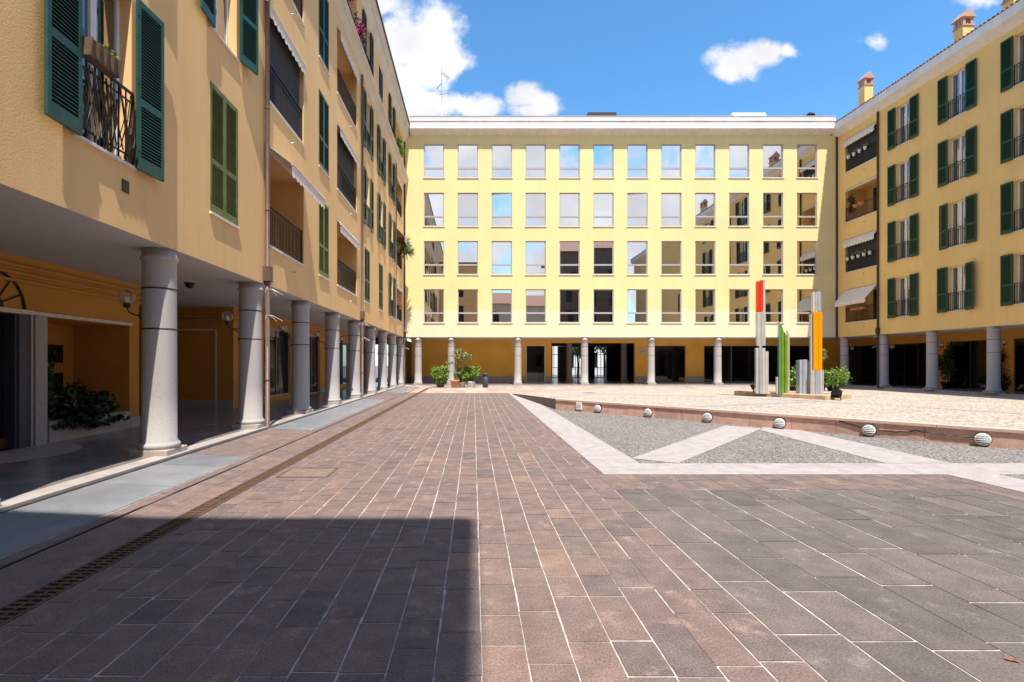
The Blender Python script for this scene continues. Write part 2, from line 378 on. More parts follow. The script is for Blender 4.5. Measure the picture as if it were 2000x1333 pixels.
def tiles(mb, x0, x1, y0, y1, w, l0, l1, gx=.011, gy=.012, xoff=None, miss=.07):
    x = x0; cols = []
    while x < x1 - .02:
        cols.append((x, min(x + w, x1))); x += w
    off = 0
    for i, (a, b) in enumerate(cols):
        y = y0 - random.random() * l1
        while y < y1:
            l = random.uniform(l0, l1) if random.random() > .25 else random.choice((l0, l1))
            ya, yb = max(y, y0), min(y + l, y1)
            y += l
            if yb - ya < .03: continue
            ga = gx * random.uniform(.25, .8) if random.random() > miss else .0006
            gb = gx * random.uniform(.15, .6) if random.random() > miss else .0006
            gc = gy * random.uniform(.3, 1.0) if random.random() > miss else .0006
            dz = random.uniform(.0012, .0022)
            j = lambda: random.uniform(-.0012, .0012)
            A, B, C_, D = (a+ga+j(), ya+gc+j()), (b-gb+j(), ya+gc+j()), (b-gb+j(), yb-gc*.4+j()), (a+ga+j(), yb-gc*.4+j())
            mb.quad(*[(p[0], p[1], zslope(p[0]) + dz) for p in (A, B, C_, D)])
g = MB()
tiles(g, -2.873, .044 - .248*11, .6, 34.2, .19, .3, .6)
tiles(g, .044 - .248*11, .044 + .248*7, .6, 28.0, .248, .34, .58)
tiles(g, .044 + .248*7, 6.4, 6.5, 7.375, .248, .3, .55, miss=.55)
tiles(g, .044 + .248*7, 1.9, 7.37, 28.0, .126, .34, .58)
tiles(g, 6.4, 6.82, .6, 7.375, .21, .3, .6, miss=.5)
tiles(g, -3.62, -3.087, -8, 34.5, .267, .5, 1.1, miss=.8)
for a, b in ((8.65, 11.9), (22.4, 27.2), (33.6, 34.5)): tiles(g, -4.78, -3.66, a, b, .28, .5, 1.2, miss=.8)
tiles(g, -3.80, -3.66, -8, 34.5, .14, .5, 1.2, miss=.7)
struct('porphyry_paving', g, 'tile', 'reddish brown porphyry setts laid in long rows over the courtyard', 'paving')
g = MB(); tiles(g, .044 + .248*7, 6.4, .6, 6.5, .386, .62, 1.0, gx=.016, gy=.013, miss=.05)
struct('slab_paving', g, 'tile_grey', 'large grey brown slabs with pale joints in the right foreground', 'paving')
g = MB(); tiles(g, -4.78, 25.4, 28.0, 35.9, .62, .7, 1.6, miss=.5)
struct('pink_paving', g, 'tile_pale', 'pale pink slabs in front of the yellow office building', 'paving')

# pale granite bands and pebble panels
def sheet(name, polys, z, m, label, cat='paving'):
    b = MB()
    for p in polys: b.poly([(x, y, z) for x, y in p])
    return struct(name, b, m, label, cat)
sheet('pebble_panels', [[(1.9, 7.4), (26, 7.4), (26, 27), (1.9, 27)], [(6.83, -8), (26, -8), (26, 7.4), (6.83, 7.4)]], .003, 'gravel', 'grey pebble panels between the pale granite bands')
bands = [[(1.88, 7.37), (2.66, 7.37), (2.66, 18.2), (2.62, 27.9), (1.9, 27.9)],            # left side
         [(2.66, 7.37), (26, 7.37), (26, 8.2), (2.66, 8.2)],                           # front
         [(6.82, .3), (7.56, .3), (7.56, 7.37), (6.82, 7.37)]]                          # towards the camera
sheet('granite_bands', bands, .007, 'band', 'pale pinkish granite bands framing the pebble panels')
# diagonal bands
sheet('granite_diagonals', [[(2.66, 8.62), (3.28, 8.2), (7.1, 12.6), (6.48, 13.2)], [(6.60, 8.2), (7.66, 8.2), (7.86, 12.3), (7.3, 12.9), (6.88, 12.35)]], .0095, 'band', 'pale granite bands crossing the pebble panels at an angle')

# arcade floors
g = MB()
g.box(-14, -5.12, -12, YB+4.2, -.02, ZF); g.box(-5.118, 27.6, YB-.16, YB+16.5, -.02, ZF); g.box(26.35, 30, -12, YB-.17, -.02, ZF)
struct('arcade_floor', g, 'arcade_floor', 'dark polished marble floor of the arcades', 'floor')
g = MB()
y = -12
while y < YB-.2:
    g.box(-5.117, -4.83, y+.003, y+1.497, 0, ZF+.003); y += 1.5
g.box(-4.82, 26.3, YB-.36, YB-.165, -.01, ZF-.02)
y = -12
while y < YB-.4: g.box(26.02, 26.345, y+.003, y+1.497, 0, ZF+.002); y += 1.5
struct('arcade_kerb', g, 'marble', 'pale marble kerb edging the arcades', 'kerb')
g = MB(); g.box(-4.828, -4.79, -12, YB-.4, .05, .086); g.box(-3.645, -3.625, -12, 34.5, -.01, zslope(-3.63)+.006)
struct('expansion_joints', g, 'dark_panel', 'dark joint lines along the left arcade', 'joint')

g = MB(); g.poly([(-7.92, 8.35 + 1.15*math.cos(R(a)), ZF+.004) if False else (-7.95 + 1.25*math.sin(R(a)), 8.35 - 1.25*math.cos(R(a)), ZF+.004) for a in range(0, 181, 6)])
struct('marble_inset', g, 'marble', 'pale half round marble inset in the arcade floor before the entrance door', 'floor')
t = thing('access_cover', 'square tan access cover set in the paving beside the drain', 'cover', (-2.42, 7.5, .003))
MB().bbox(-.33, .33, -.28, .28, 0, .006, .003).build('lid', 'cover_tan', t); b = MB()
for q_ in ((-.36, -.335, -.31, .31), (.335, .36, -.31, .31), (-.334, .334, -.31, -.285), (-.334, .334, .285, .31)): b.box(*q_, -.001, .007)
b.build('rim', 'rust', t)

# raised cobbled platform
WA = Vector((2.876, 17.98)); WD = Vector((7.30, -8.51)); WN = Vector((-.759, -.651)); WL = WD.length; WDn = WD.normalized()
WB = WA + WD * 1.9
ZT = .372
g = MB()
A = (WA.x, WA.y, ZT); B = (WB.x, WB.y, ZT); J = (2.02, 26.6, .06); G2 = (8.5, 31.5, .012); R1 = (25.6, 31.5, .012); R0 = (25.6, .5, .03); S = (12.6, 22.0, .19)
g.add([A, B, R0, R1, G2, J, S], [(6, 0, 1), (6, 1, 2), (6, 2, 3), (6, 3, 4), (6, 4, 5), (6, 5, 0)])
struct('cobbled_platform', g, 'cobble', 'gently sloping platform of pale beige cobbles', 'paving')
g = MB(); g.add([(A[0], A[1], 0), (A[0], A[1], ZT-.004), (J[0], J[1], .056), (J[0], J[1], 0)], [(0, 1, 2, 3)])
struct('platform_bank', g, 'gravel', 'pebble edge of the platform where it dips to the paving', 'paving')
def zplat(x, y):
    P = [A, B, R0, R1, G2, J]
    for i in range(6):
        a, b, c = S, P[i], P[(i+1) % 6]
        den = (b[1]-c[1])*(a[0]-c[0]) + (c[0]-b[0])*(a[1]-c[1])
        l1 = ((b[1]-c[1])*(x-c[0]) + (c[0]-b[0])*(y-c[1]))/den; l2 = ((c[1]-a[1])*(x-c[0]) + (a[0]-c[0])*(y-c[1]))/den
        l3 = 1-l1-l2
        if min(l1, l2, l3) > -1e-4: return l1*a[2]+l2*b[2]+l3*c[2]
    return 0.0
def platband(pts, n=14):
    """a strip lying on the platform"""
    b = MB(); (a0, a1), (c0, c1) = pts
    for i in range(n):
        q = []
        for t, e in ((i/n, 0), ((i+1)/n, 0), ((i+1)/n, 1), (i/n, 1)):
            p = (Vector(a0).lerp(Vector(c0), t)) if e == 0 else (Vector(a1).lerp(Vector(c1), t))
            q.append((p.x, p.y, zplat(p.x, p.y) + .006))
        b.add(q, [(0, 1, 2, 3)])
    return b
b = platband((((5.6, 15.2), (6.2, 14.5)), ((12.0, 19.2), (12.7, 18.6))))
for pts in ((((12.0, 19.2), (12.7, 18.6)), ((16.5, 12.0), (15.8, 11.5))), (((12.0, 18.6), (12.6, 19.3)), ((5.0, 27.5), (5.6, 28))), (((14.5, 20.5), (14.0, 21)), ((22, 27.0), (21.5, 27.6))), (((3.4, 19.6), (3.0, 20.2)), ((8.0, 30.6), (7.2, 30.9)))):
    q = platband(pts); b.add(q.v, q.f)
struct('platform_bands', b, 'band', 'pale grey stone bands crossing the cobbled platform', 'paving')

# retaining wall of red slabs with coping
wt = thing('retaining_wall', 'low red sandstone retaining wall with pale coping along the platform', 'wall', (WA.x, WA.y, 0), math.atan2(WD.y, WD.x))
b = MB(); x = 0.0; LEN = WL * 1.9
while x < LEN:
    l = random.uniform(.75, 1.0); e = min(LEN, x + l)
    b.box(x + .004, e - .004, 0 + random.uniform(-.004, .004), .16, -.02, ZT - .062); x += l
b.build('slab_facing', 'stone_wall', wt)
b = MB(); x = 0.0
while x < LEN:
    e = min(LEN, x + 2.0); b.bbox(x + .002, e - .002, -.026, .19, ZT - .06, ZT + .004, .008); x += 2.0
b.build('coping', 'coping', wt)
def wallpt(px_):
    k = (px_ - 925) / 1000.0
    t = (k * WA.y - WA.x) / (WD.x - k * WD.y)
    return WA + WD * t
lamp0 = None
ordn = ['first', 'second', 'third', 'fourth', 'fifth', 'sixth', 'seventh', 'eighth', 'ninth', 'tenth', 'eleventh', 'twelfth']
wrz = math.atan2(WD.y, WD.x)
for i, pxl in enumerate((1169, 1267, 1383, 1524, 1698, 1920)):
    p = wallpt(pxl); loc = (p.x, p.y, .145)
    lab = 'round white louvred bulkhead lamp on the red wall, %s from the far left end' % ordn[i]
    if lamp0 is None:
        lamp0 = t = thing('bulkhead_lamp', lab, 'lamp', loc, wrz, 'bulkhead lamps along the low wall')
        rx = Matrix.Rotation(R(90), 4, 'X')
        b = MB().lathe([(.122, 0.006), (.128, .03), (.118, .045)], n=28).xform(rx); b.build('base_ring', 'iron', t)
        b = MB().sphere((0, 0, .03), .106, 24, z0=.0, sz=.8).xform(rx); b.build('lens', 'lampglass', t)
        b = MB().lathe([(.117, .03), (.121, .05), (.113, .075), (.095, .088), (.09, .06)], n=28)
        for k in range(-2, 3):
            zz = k * .038; h = math.sqrt(max(0, .112**2 - zz**2)); pts = []
            for q in range(9):
                xx = -h + 2*h*q/8; pts.append((xx, zz, .04 + .085*math.sqrt(max(0, 1-(xx*xx+zz*zz)/.128**2))))
            b.tube(pts, .008, 6)
        b.xform(rx); b.build('louvre', 'lampwhite', t)
    else: copy_tree(lamp0, loc=loc, rz=wrz, label=lab)
p = wallpt(1132); t = thing('junction_box', 'small white square junction box on the red wall', 'box', (p.x, p.y, .20), wrz)
b = MB(); b.bbox(-.11, .11, -.05, -.001, -.13, .10, .008); b.build('cover', 'lampwhite', t)
b = MB(); b.box(-.08, .08, -.056, -.051, -.05, -.045); b.box(-.08, .08, -.056, -.051, .01, .015); b.build('seam', 'frame_grey', t)
pa, pb = wallpt(1638), wallpt(1905); pts = []
for i in range(40):
    f_ = i/39; q = pa.lerp(pb, f_) + WN*.012
    z = .30 - .14*min(1, f_*4) + .05*math.exp(-((f_-.62)/.08)**2) + .006*math.sin(i*1.7)
    pts.append((q.x, q.y, z))
tag(MB().tube(pts, .011, 6).build('cable', 'dark_panel'), 'loose dark cable sagging along the red wall between two lamps', 'cable')

# drain and gratings
t = thing('drain_grate', 'long rusty slotted drain grate running up the courtyard', 'drain', (-2.98, 0, 0))
b = MB(); b.box(-.105, -.085, .3, 34.2, -.001, .010); b.box(.085, .105, .3, 34.2, -.001, .010); b.box(-.006, .006, .3, 34.2, 0, .009); b.build('rail', 'rust', t)
b = MB(); y = .3
while y < 34.2: b.box(-.085, .085, y, y+.022, -.001, .008); y += .062
b.build('slot_bars', 'rust', t)
b = MB(); b.box(-.104, .104, .29, 34.21, -.0015, .0005); b.build('channel', 'dark_panel', t)
for i, (y0, y1, lab) in enumerate(((-6, 8.62, 'long pale blue galvanised floor grating nearest the camera, half in shadow'), (11.95, 22.35, 'long pale galvanised floor grating in the middle of the arcade kerb'), (27.3, 33.5, 'farthest galvanised floor grating by the office building'))):
    t = thing('floor_grating', lab, 'grating', (-4.22, y0, .0), 0, 'gratings beside the left arcade')
    b = MB(); y = 0; z = lambda x: zslope(x-4.22)+.006
    while y < y1-y0-.01:
        e = min(y+1.25, y1-y0); xa, xb = -.55, .40
        b.quad((xa, y+.006, z(xa)), (xb, y+.006, z(xb)), (xb, e-.006, z(xb)), (xa, e-.006, z(xa))); y += 1.25
    b.build('plate', 'metal_grate', t)
    b = MB()
    for k in range(62):
        x = -.54 + k*.0152
        b.add([(x, 0 if y0 > 0 else 5, z(x)+.0015), (x+.005, 0 if y0 > 0 else 5, z(x)+.0015), (x+.005, y1-y0, z(x)+.0015), (x, y1-y0, z(x)+.0015)], [(0, 1, 2, 3)])
    b.build('slots', 'bin', t)

# ------------------------------------------------------------------ building kit (local frame: x along the facade, y into the wall, z up)
def wall_mesh(u0, u1, z0, z1, ops, depth=.22, y=0.0):
    us = sorted({u0, u1, *[v for o in ops for v in o[:2]]}); zs = sorted({z0, z1, *[v for o in ops for v in o[2:4]]})
    us = [u for u in us if u0 <= u <= u1]; zs = [z for z in zs if z0 <= z <= z1]
    b = MB()
    for i in range(len(us)-1):
        for k in range(len(zs)-1):
            cu = (us[i]+us[i+1])/2; cz = (zs[k]+zs[k+1])/2
            if any(o[0] < cu < o[1] and o[2] < cz < o[3] for o in ops): continue
            b.quad((us[i], y, zs[k]), (us[i+1], y, zs[k]), (us[i+1], y, zs[k+1]), (us[i], y, zs[k+1]))
    for o in ops:
        a, c, e, h = o[:4]; d = y + (o[4] if len(o) > 4 else depth)
        b.quad((a, y, e), (a, y, h), (a, d, h), (a, d, e)); b.quad((c, y, h), (c, y, e), (c, d, e), (c, d, h))
        b.quad((a, y, h), (c, y, h), (c, d, h), (a, d, h)); b.quad((a, y, e), (a, d, e), (c, d, e), (c, y, e))
    return b

COLUMN = [(.275, .21), (.30, .225), (.315, .26), (.30, .30), (.275, .315), (.275, .335), (.262, .35), (.258, 1.1), (.254, 2.18), (.252, 2.84), (.25, 3.28), (.275, 3.30), (.282, 3.325), (.275, 3.35), (.25, 3.365), (.25, 3.478)]
def make_column(parent, loc):
    b = MB().lathe(COLUMN, n=32); b.cur = 1
    for z in (2.155, 2.815): b.lathe([(.24, z), (.2565, z+.001), (.2565, z+.025), (.24, z+.026)], n=32)
    o = b.build('column', ['granite', 'pipe_dark'], parent, loc)
    b = MB(); b.bbox(-.3, .3, -.3, .3, ZF+.001, .215, .012); b.build('plinth', 'marble', o)
    return o
LEAF_W, LEAF_H = .555, 2.46
def shutter_mesh(w=LEAF_W, h=LEAF_H, flip=False):
    b = MB(); t = .04
    b.box(0, .06, -t, 0, 0, h); b.box(w-.06, w, -t, 0, 0, h)
    b.box(.06, w-.06, -t+.002, 0, 0, .17); b.box(.06, w-.06, -t+.002, 0, h-.09, h); mid = h*.40
    b.box(.06, w-.06, -t+.002, 0, mid-.05, mid+.05)
    for a, c in ((.17, mid-.05), (mid+.05, h-.09)):
        n = int((c-a)/.047)
        for i in range(n):
            z = a + (c-a)*(i+.5)/n
            b.add([(.06, -.034, z-.022), (w-.06, -.034, z-.022), (w-.06, -.004, z+.018), (.06, -.004, z+.018), (.06, -.036, z-.016), (w-.06, -.036, z-.016), (w-.06, -.006, z+.024), (.06, -.006, z+.024)],
                  [(0, 3, 2, 1), (4, 5, 6, 7), (0, 1, 5, 4), (2, 3, 7, 6), (0, 4, 7, 3), (1, 2, 6, 5)])
    b.cur = 1; b.box(.062, w-.062, -.003, -.001, .16, h-.08); b.cur = 0  # near-black backing added so the gaps between slats look shaded
    for z in (.25, h*.5, h-.25): b.box(-.012, .02, -t-.008, -t+.004, z, z+.10)
    if flip:
        b.v = [(-x, y, z) for x, y, z in b.v]; b.f = [list(reversed(f)) for f in b.f]
    return b
def railing_mesh(u0, u1, z0, h=.95, y=.04, step=.105, scroll=False):
    b = MB(); b.box(u0, u1, y-.018, y+.018, z0+h-.03, z0+h); b.box(u0, u1, y-.01, y+.01, z0+.08, z0+.10); b.box(u0, u1, y-.01, y+.01, z0+h-.16, z0+h-.14)
    n = int((u1-u0)/step)
    for i in range(n+1):
        u = u0 + (u1-u0)*i/n; e = .014 if i in (0, n) else .008
        b.box(u-e, u+e, y-e, y+e, z0, z0+h-.03)
    return b
def make_window(parent, u, z, kind='open', color='green', w=1.04, h=2.4, rail=True, shared={}, curtain=True, leaf_angle=(0, 0)):
    """shuttered french window; parts: window frame > pane, curtain, sill, railing, shutter"""
    key = (kind, color, rail, curtain, leaf_angle)
    if key in shared: return copy_tree(shared[key], parent=parent, loc=(u, 0, z))
    b = MB(); d0, d1 = .17, .22
    if kind == 'open':
        b.box(-w/2, -w/2+.06, d0, d1, 0, h); b.box(w/2-.06, w/2, d0, d1, 0, h); b.box(-w/2+.06, w/2-.06, d0, d1, h-.06, h); b.box(-w/2+.06, w/2-.06, d0, d1, 0, .09)
        b.box(-.055, .055, d0-.01, d1, .09, h-.06)
        f = b.build('window', 'frame_white', parent, (u, 0, z))
        p = MB(); p.quad((-w/2+.06, .2, .09), (-.055, .2, .09), (-.055, .2, h-.06), (-w/2+.06, .2, h-.06)); p.quad((.055, .2, .09), (w/2-.06, .2, .09), (w/2-.06, .2, h-.06), (.055, .2, h-.06)); p.build('pane', 'glass_house', f)
        c = MB(); n = 36; pts = [(-w/2 + w*i/n, .30 + .018*math.sin(i*1.9) + .01*math.sin(i*.7)) for i in range(n+1)]
        for (xa, ya), (xb, yb) in zip(pts, pts[1:]): c.quad((xa, ya, 0), (xb, yb, 0), (xb, yb, h), (xa, ya, h))
        c.build('curtain', 'curtain' if curtain else 'dark', f)  # without a curtain the same sheet is painted dark as the unlit room
    else:
        b.box(-w/2, w/2, .17, .2, 0, h); f = b.build('window', 'dark_panel', parent, (u, 0, z))
    s = MB(); s.bbox(-w/2-.06, w/2+.06, -.045, .16, -.045, -.001, .006); s.build('sill', 'sill', f)
    if rail and kind == 'open': railing_mesh(-w/2+.005, w/2-.005, .02, .98, -.0).build('railing', 'iron', f)
    sh = shutter_mesh()
    if kind == 'open':
        l = shutter_mesh(flip=True).build('shutter', [color, 'dark_panel'], f, (-w/2-.01, -.055, -.03), R(leaf_angle[0]))
        r = sh.build('shutter', [color, 'dark_panel'], f, (w/2+.01, -.055, -.03), R(leaf_angle[1]))
    else:
        l = sh.build('shutter', [color, 'dark_panel'], f, (-w/2-.03, .03, -.01)); r = l.copy(); COL.objects.link(r); r.location = (.005, .03, -.01)
    shared[key] = f
    return f
def awning_mesh(u0, u1, z, out, drop, val_h=.30, wave=.25):
    """cloth from the roller at z down and out to the front bar, with a scalloped valance"""
    b = MB(); y0 = -.01; th = .006
    a = [(y0, z), (-out, z-drop), (-out, z-drop-th), (y0, z-th*2)]
    b.extrude_x(a, u0+.03, u1-.03)
    b.tube([(u0+.02, y0+.05, z-.02), (u1-.02, y0+.05, z-.02)], .055, 10)
    b.tube([(u0+.02, -out, z-drop-.005), (u1-.02, -out, z-drop-.005)], .022, 8)
    n = int((u1-u0-.06)/.05); zt = z-drop-.02; pts = []
    for i in range(n+1):
        u = u0+.03 + (u1-u0-.06)*i/n; ph = (u-u0)/wave; s = abs(math.sin(math.pi*ph))
        pts.append((u, zt-val_h*(.72+.28*s), -out-.004+.012*math.sin(ph*9)*.5))
    for (ua, za, ya), (ub, zb, yb) in zip(pts, pts[1:]):
        b.quad((ua, -out, zt), (ub, -out, zt), (ub, yb, zb), (ua, ya, za)); b.quad((ub, -out+.005, zt), (ua, -out+.005, zt), (ua, ya+.005, za), (ub, yb+.005, zb))
    return b
def make_balcony(parent, u0, u1, z, h=2.42, mat_='plaster_orange', awn=(.06, .12), screen=False, spout=True, rail=True):
    b = MB(); d = 1.5; y0 = .222
    u = (u0+u1)/2; a, c = u0-u, u1-u
    b.quad((a, y0, 0), (a, y0, h), (a, d, h), (a, d, 0)); b.quad((c, y0, h), (c, y0, 0), (c, d, 0), (c, d, h))
    b.quad((a, d, 0), (a, d, h), (c, d, h), (c, d, 0)); b.quad((a, y0, h), (c, y0, h), (c, d, h), (a, d, h)); b.quad((a, y0, 0), (a, d, 0), (c, d, 0), (c, y0, 0))
    f = b.build('balcony', mat_, parent, (u, 0, z))
    s = MB(); s.bbox(a-.03, c+.03, -.035, .2, -.045, .02, .006); s.build('sill', 'sill', f)
    if rail: railing_mesh(a+.02, c-.02, .02, 1.0, .05).build('railing', 'iron', f)
    p = MB(); p.box(-.8, .5, d-.03, d-.005, .02, 2.2); p.build('door', 'dark_panel', f)
    if awn: awning_mesh(a, c, h-.05, *awn).build('awning', 'awning', f)
    if screen:
        p = MB(); p.box(a+.05, c-.05, .115, .12, .02, h-.15); p.build('sun_screen', 'screen', f)
    if spout:
        p = MB(); p.tube([(.35, .02, -.36), (.35, -.12, -.37)], .022, 8); p.build('drain_spout', 'spike', f)
    return f
def make_pipe(parent, u, z0, z1, m='pipe', r=.05, hopper=True, low=True):
    b = MB(); y = -.075; b.tube([(0, y, z0), (0, y, z1)], r, 12)
    for z in [v for v in (1.2, 5.2, 7.6, 10.1, 12.6, 15) if z0 < v < z1]: b.lathe([(r+.006, 0), (r+.006, .03)], 0, y, z, 12)
    o = b.build('downpipe', m, parent, (u, 0, 0))
    if hopper: q = MB(); q.bbox(-.10, .10, y-.09, .0-.002, ZS+.06, ZS+.42, .012); q.lathe([(r+.02, 0), (r+.035, .07)], 0, y, ZS-.02, 12); q.build('hopper', m, o)
    if low:
        for zz, ks in ((3.34, 4), (2.72, 5)):
            q = MB()
            for k in range(ks):
                a = -.3 - k*(2.6/(ks-1)) if ks > 1 else 0
                q.tube([(0, y, zz), (.11*math.cos(a), y+.11*math.sin(a), zz+.02), (.34*math.cos(a), y+.34*math.sin(a), zz-.10)], .011, 5, .007)
            q.build('spikes', 'spike', o)
    return o
def cornice(parent, prof, u0, u1, name='cornice', m='white_stone'): return MB().extrude_x(prof, u0, u1).build(name, m, parent)
def glazing(parent, u0, u1, z0, z1, y, bars, frame='frame_grey', pane='glass_shop', name='shop_window', t=.05):
    b = MB(); b.box(u0, u0+t, y-.03, y+.03, z0, z1); b.box(u1-t, u1, y-.03, y+.03, z0, z1); b.box(u0+t, u1-t, y-.03, y+.03, z1-t, z1); b.box(u0+t, u1-t, y-.03, y+.03, z0, z0+t)
    for k in range(1, bars): x = u0 + (u1-u0)*k/bars; b.box(x-t*.4, x+t*.4, y-.028, y+.028, z0+t, z1-t)
    f = b.build(name, frame, parent)
    p = MB(); p.quad((u0+t, y, z0+t), (u1-t, y, z0+t), (u1-t, y, z1-t), (u0+t, y, z1-t)); p.build('pane', pane, f)
    p = MB(); p.quad((u0, y+1.2, z0), (u1, y+1.2, z0), (u1, y+1.2, z1), (u0, y+1.2, z1)); p.build('backdrop', 'dark_panel', f)
    return f
def arcade_lamp(loc, rz, label, proto=[None]):
    """globe lamp on a curled iron arm, arm along local -x from the column"""
    if proto[0]: return copy_tree(proto[0], loc=loc, rz=rz, label=label)
    t = thing('arcade_lamp', label, 'lamp', loc, rz, 'globe lamps on the arcade columns'); proto[0] = t
    pts = [(-.25 + 0, 0, 2.18), (-.27, 0, 2.30), (-.34, 0, 2.39), (-.43, 0, 2.42), (-.51, 0, 2.46), (-.54, 0, 2.54)]
    b = MB().tube(pts, .011, 8); b.tube([(-.25, 0, 2.42), (-.31, 0, 2.43), (-.37, 0, 2.405)], .009, 8); b.lathe([(.03, 2.12), (.03, 2.2)], -.262, 0, 0, 10); b.build('arm', 'iron', t)
    b = MB().lathe([(.03, 2.53), (.055, 2.55), (.055, 2.60), (.03, 2.61)], -.54, 0, 0, 14); b.build('holder', 'iron', t)
    b = MB().sphere((-.54, 0, 2.70), .128, 24); b.build('globe', 'glass_clear', t)
    b = MB().sphere((-.54, 0, 2.66), .045, 12, sz=1.3); b.build('bulb', 'lampwhite', t)
    return t
COLY = [36.14 - 3.458*k for k in range(15)]
ROW = [4.45, 7.93, 11.41, 14.89]

# ------------------------------------------------------------------ left apartment building
LB = thing('apartment_building', 'sand orange apartment building with green shutters and arcade on the left', 'building', (-XW, 0, 0), R(90))
ops = []
CB = [6.86, 10.13, 16.85, 23.7, 27.2, 30.7]
BAL = [(12.14, 14.85), (18.5, 21.6), (32.55, 35.3)]
for c in CB:
    for r in range(4):
        if c < 8 and r > 1: continue
        ops.append((c-.52, c+.52, ROW[r], ROW[r]+2.4))
for a, c in BAL:
    for r in range(4):
        ops.append((a, c, ROW[r], ROW[r]+(2.42 if r < 3 else 2.2)))
wall_mesh(-16, YB, ZS, 17.35, ops).build('wall', 'plaster_orange', LB)
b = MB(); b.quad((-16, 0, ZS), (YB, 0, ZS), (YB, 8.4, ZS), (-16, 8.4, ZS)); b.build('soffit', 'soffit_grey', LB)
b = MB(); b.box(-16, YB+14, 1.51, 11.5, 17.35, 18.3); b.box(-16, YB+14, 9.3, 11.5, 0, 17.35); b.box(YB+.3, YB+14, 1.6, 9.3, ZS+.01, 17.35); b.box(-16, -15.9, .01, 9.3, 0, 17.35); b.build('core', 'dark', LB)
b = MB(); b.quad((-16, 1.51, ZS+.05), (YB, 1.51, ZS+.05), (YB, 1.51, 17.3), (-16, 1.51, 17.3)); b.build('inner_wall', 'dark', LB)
b = MB(); b.extrude_x([(-.40, 18.44), (6, 20.6), (12, 18.44)], -16, YB+14); b.build('roof', 'roof', LB)
cornice(LB, [(0, 17.22), (-.10, 17.30), (-.28, 17.72), (-.30, 17.80), (-.34, 17.80), (-.34, 18.12), (-.38, 18.14), (-.40, 18.43), (1.5, 18.43), (1.5, 17.22)], -16, YB+.35, 'cornice', 'plaster_cream')
b = MB().tube([(-16, -.43, 18.41), (YB+.3, -.43, 18.41)], .05, 8); b.build('gutter', 'pipe', LB)
cornice(LB, [(-.001, 14.20), (-.06, 14.24), (-.20, 14.52), (-.22, 14.56), (-.25, 14.56), (-.25, 14.74), (-.30, 14.76), (-.30, 14.82), (-.001, 14.86)], -16, YB-.02, 'string_course', 'plaster_cream')
for i, c in enumerate(CB):
    for r in range(4):
        if c < 8 and r > 1: continue
        if c < 8: make_window(LB, c, ROW[r], 'open', 'green', rail=(r > 0), curtain=False, leaf_angle=(3, -4))
        elif c < 12: make_window(LB, c, ROW[r], 'closed', 'green_olive') if r == 0 else make_window(LB, c, ROW[r], 'open', 'green', curtain=True, leaf_angle=(4, -14), rail=False)
        elif c < 18: make_window(LB, c, ROW[r], 'closed', 'green_olive' if r == 0 else 'green')
        elif r == 3: make_window(LB, c, ROW[r], 'closed' if c < 28 and c > 26 else 'open', 'green_grey' if c < 28 else 'green_deep')
        elif r == 0 and c < 28: make_window(LB, c, ROW[r], 'closed', 'green')
        else: make_window(LB, c, ROW[r], 'open', 'green')
# the near window has a plain iron guard with woven sticks
def guard():
    f = [k for k in LB.children if k.name.startswith('window') and abs(k.location.x-6.86) < .01 and k.location.z < 5][0]
    railing_mesh(-.515, .515, .02, 1.02, -.02, .13).build('railing', 'iron', f)
    b = MB(); rnd = random.Random(3)
    for k in range(46):
        x = rnd.uniform(-.5, .5); s = rnd.uniform(-.28, .28); z0 = rnd.uniform(.02, .2); z1 = rnd.uniform(.6, 1.0); yy = rnd.uniform(-.055, -.035)
        x1 = max(-.5, min(.5, x+s)); b.tube([(x, yy, z0), ((x+x1)/2+rnd.uniform(-.03, .03), yy-.012, (z0+z1)/2), (x1, yy, z1)], rnd.uniform(.006, .011), 5)
    b.build('woven_sticks', 'bark', f)
guard()
for i, (a, c) in enumerate(BAL):
    for r in range(4):
        if i == 0: k = dict(awn=((.62, .46) if r == 0 else (.07, .10)), screen=(r == 1))
        elif i == 1: k = dict(awn=((.12, .16) if r < 3 else None), screen=(r == 1))
        else: k = dict(awn=((.55, .62) if r == 1 else (.07, .1) if r < 3 else None))
        make_balcony(LB, a, c, ROW[r], h=(2.42 if r < 3 else 2.2), **k)
for u, h, mm, rr in ((12.06, True, 'pipe', .05), (22.35, True, 'pipe', .05), (32.2, False, 'pipe', .03), (36.05, True, 'pipe_dark', .055)):
    make_pipe(LB, u, .07 if h else ZS, 14.2 if rr < .055 else 17.2, mm, rr, h, h)
col0 = None
for k, y in enumerate(COLY[:13]):
    loc = (y, .27, 0)
    if col0 is None: col0 = make_column(LB, loc)
    else: copy_tree(col0, parent=LB, loc=loc)
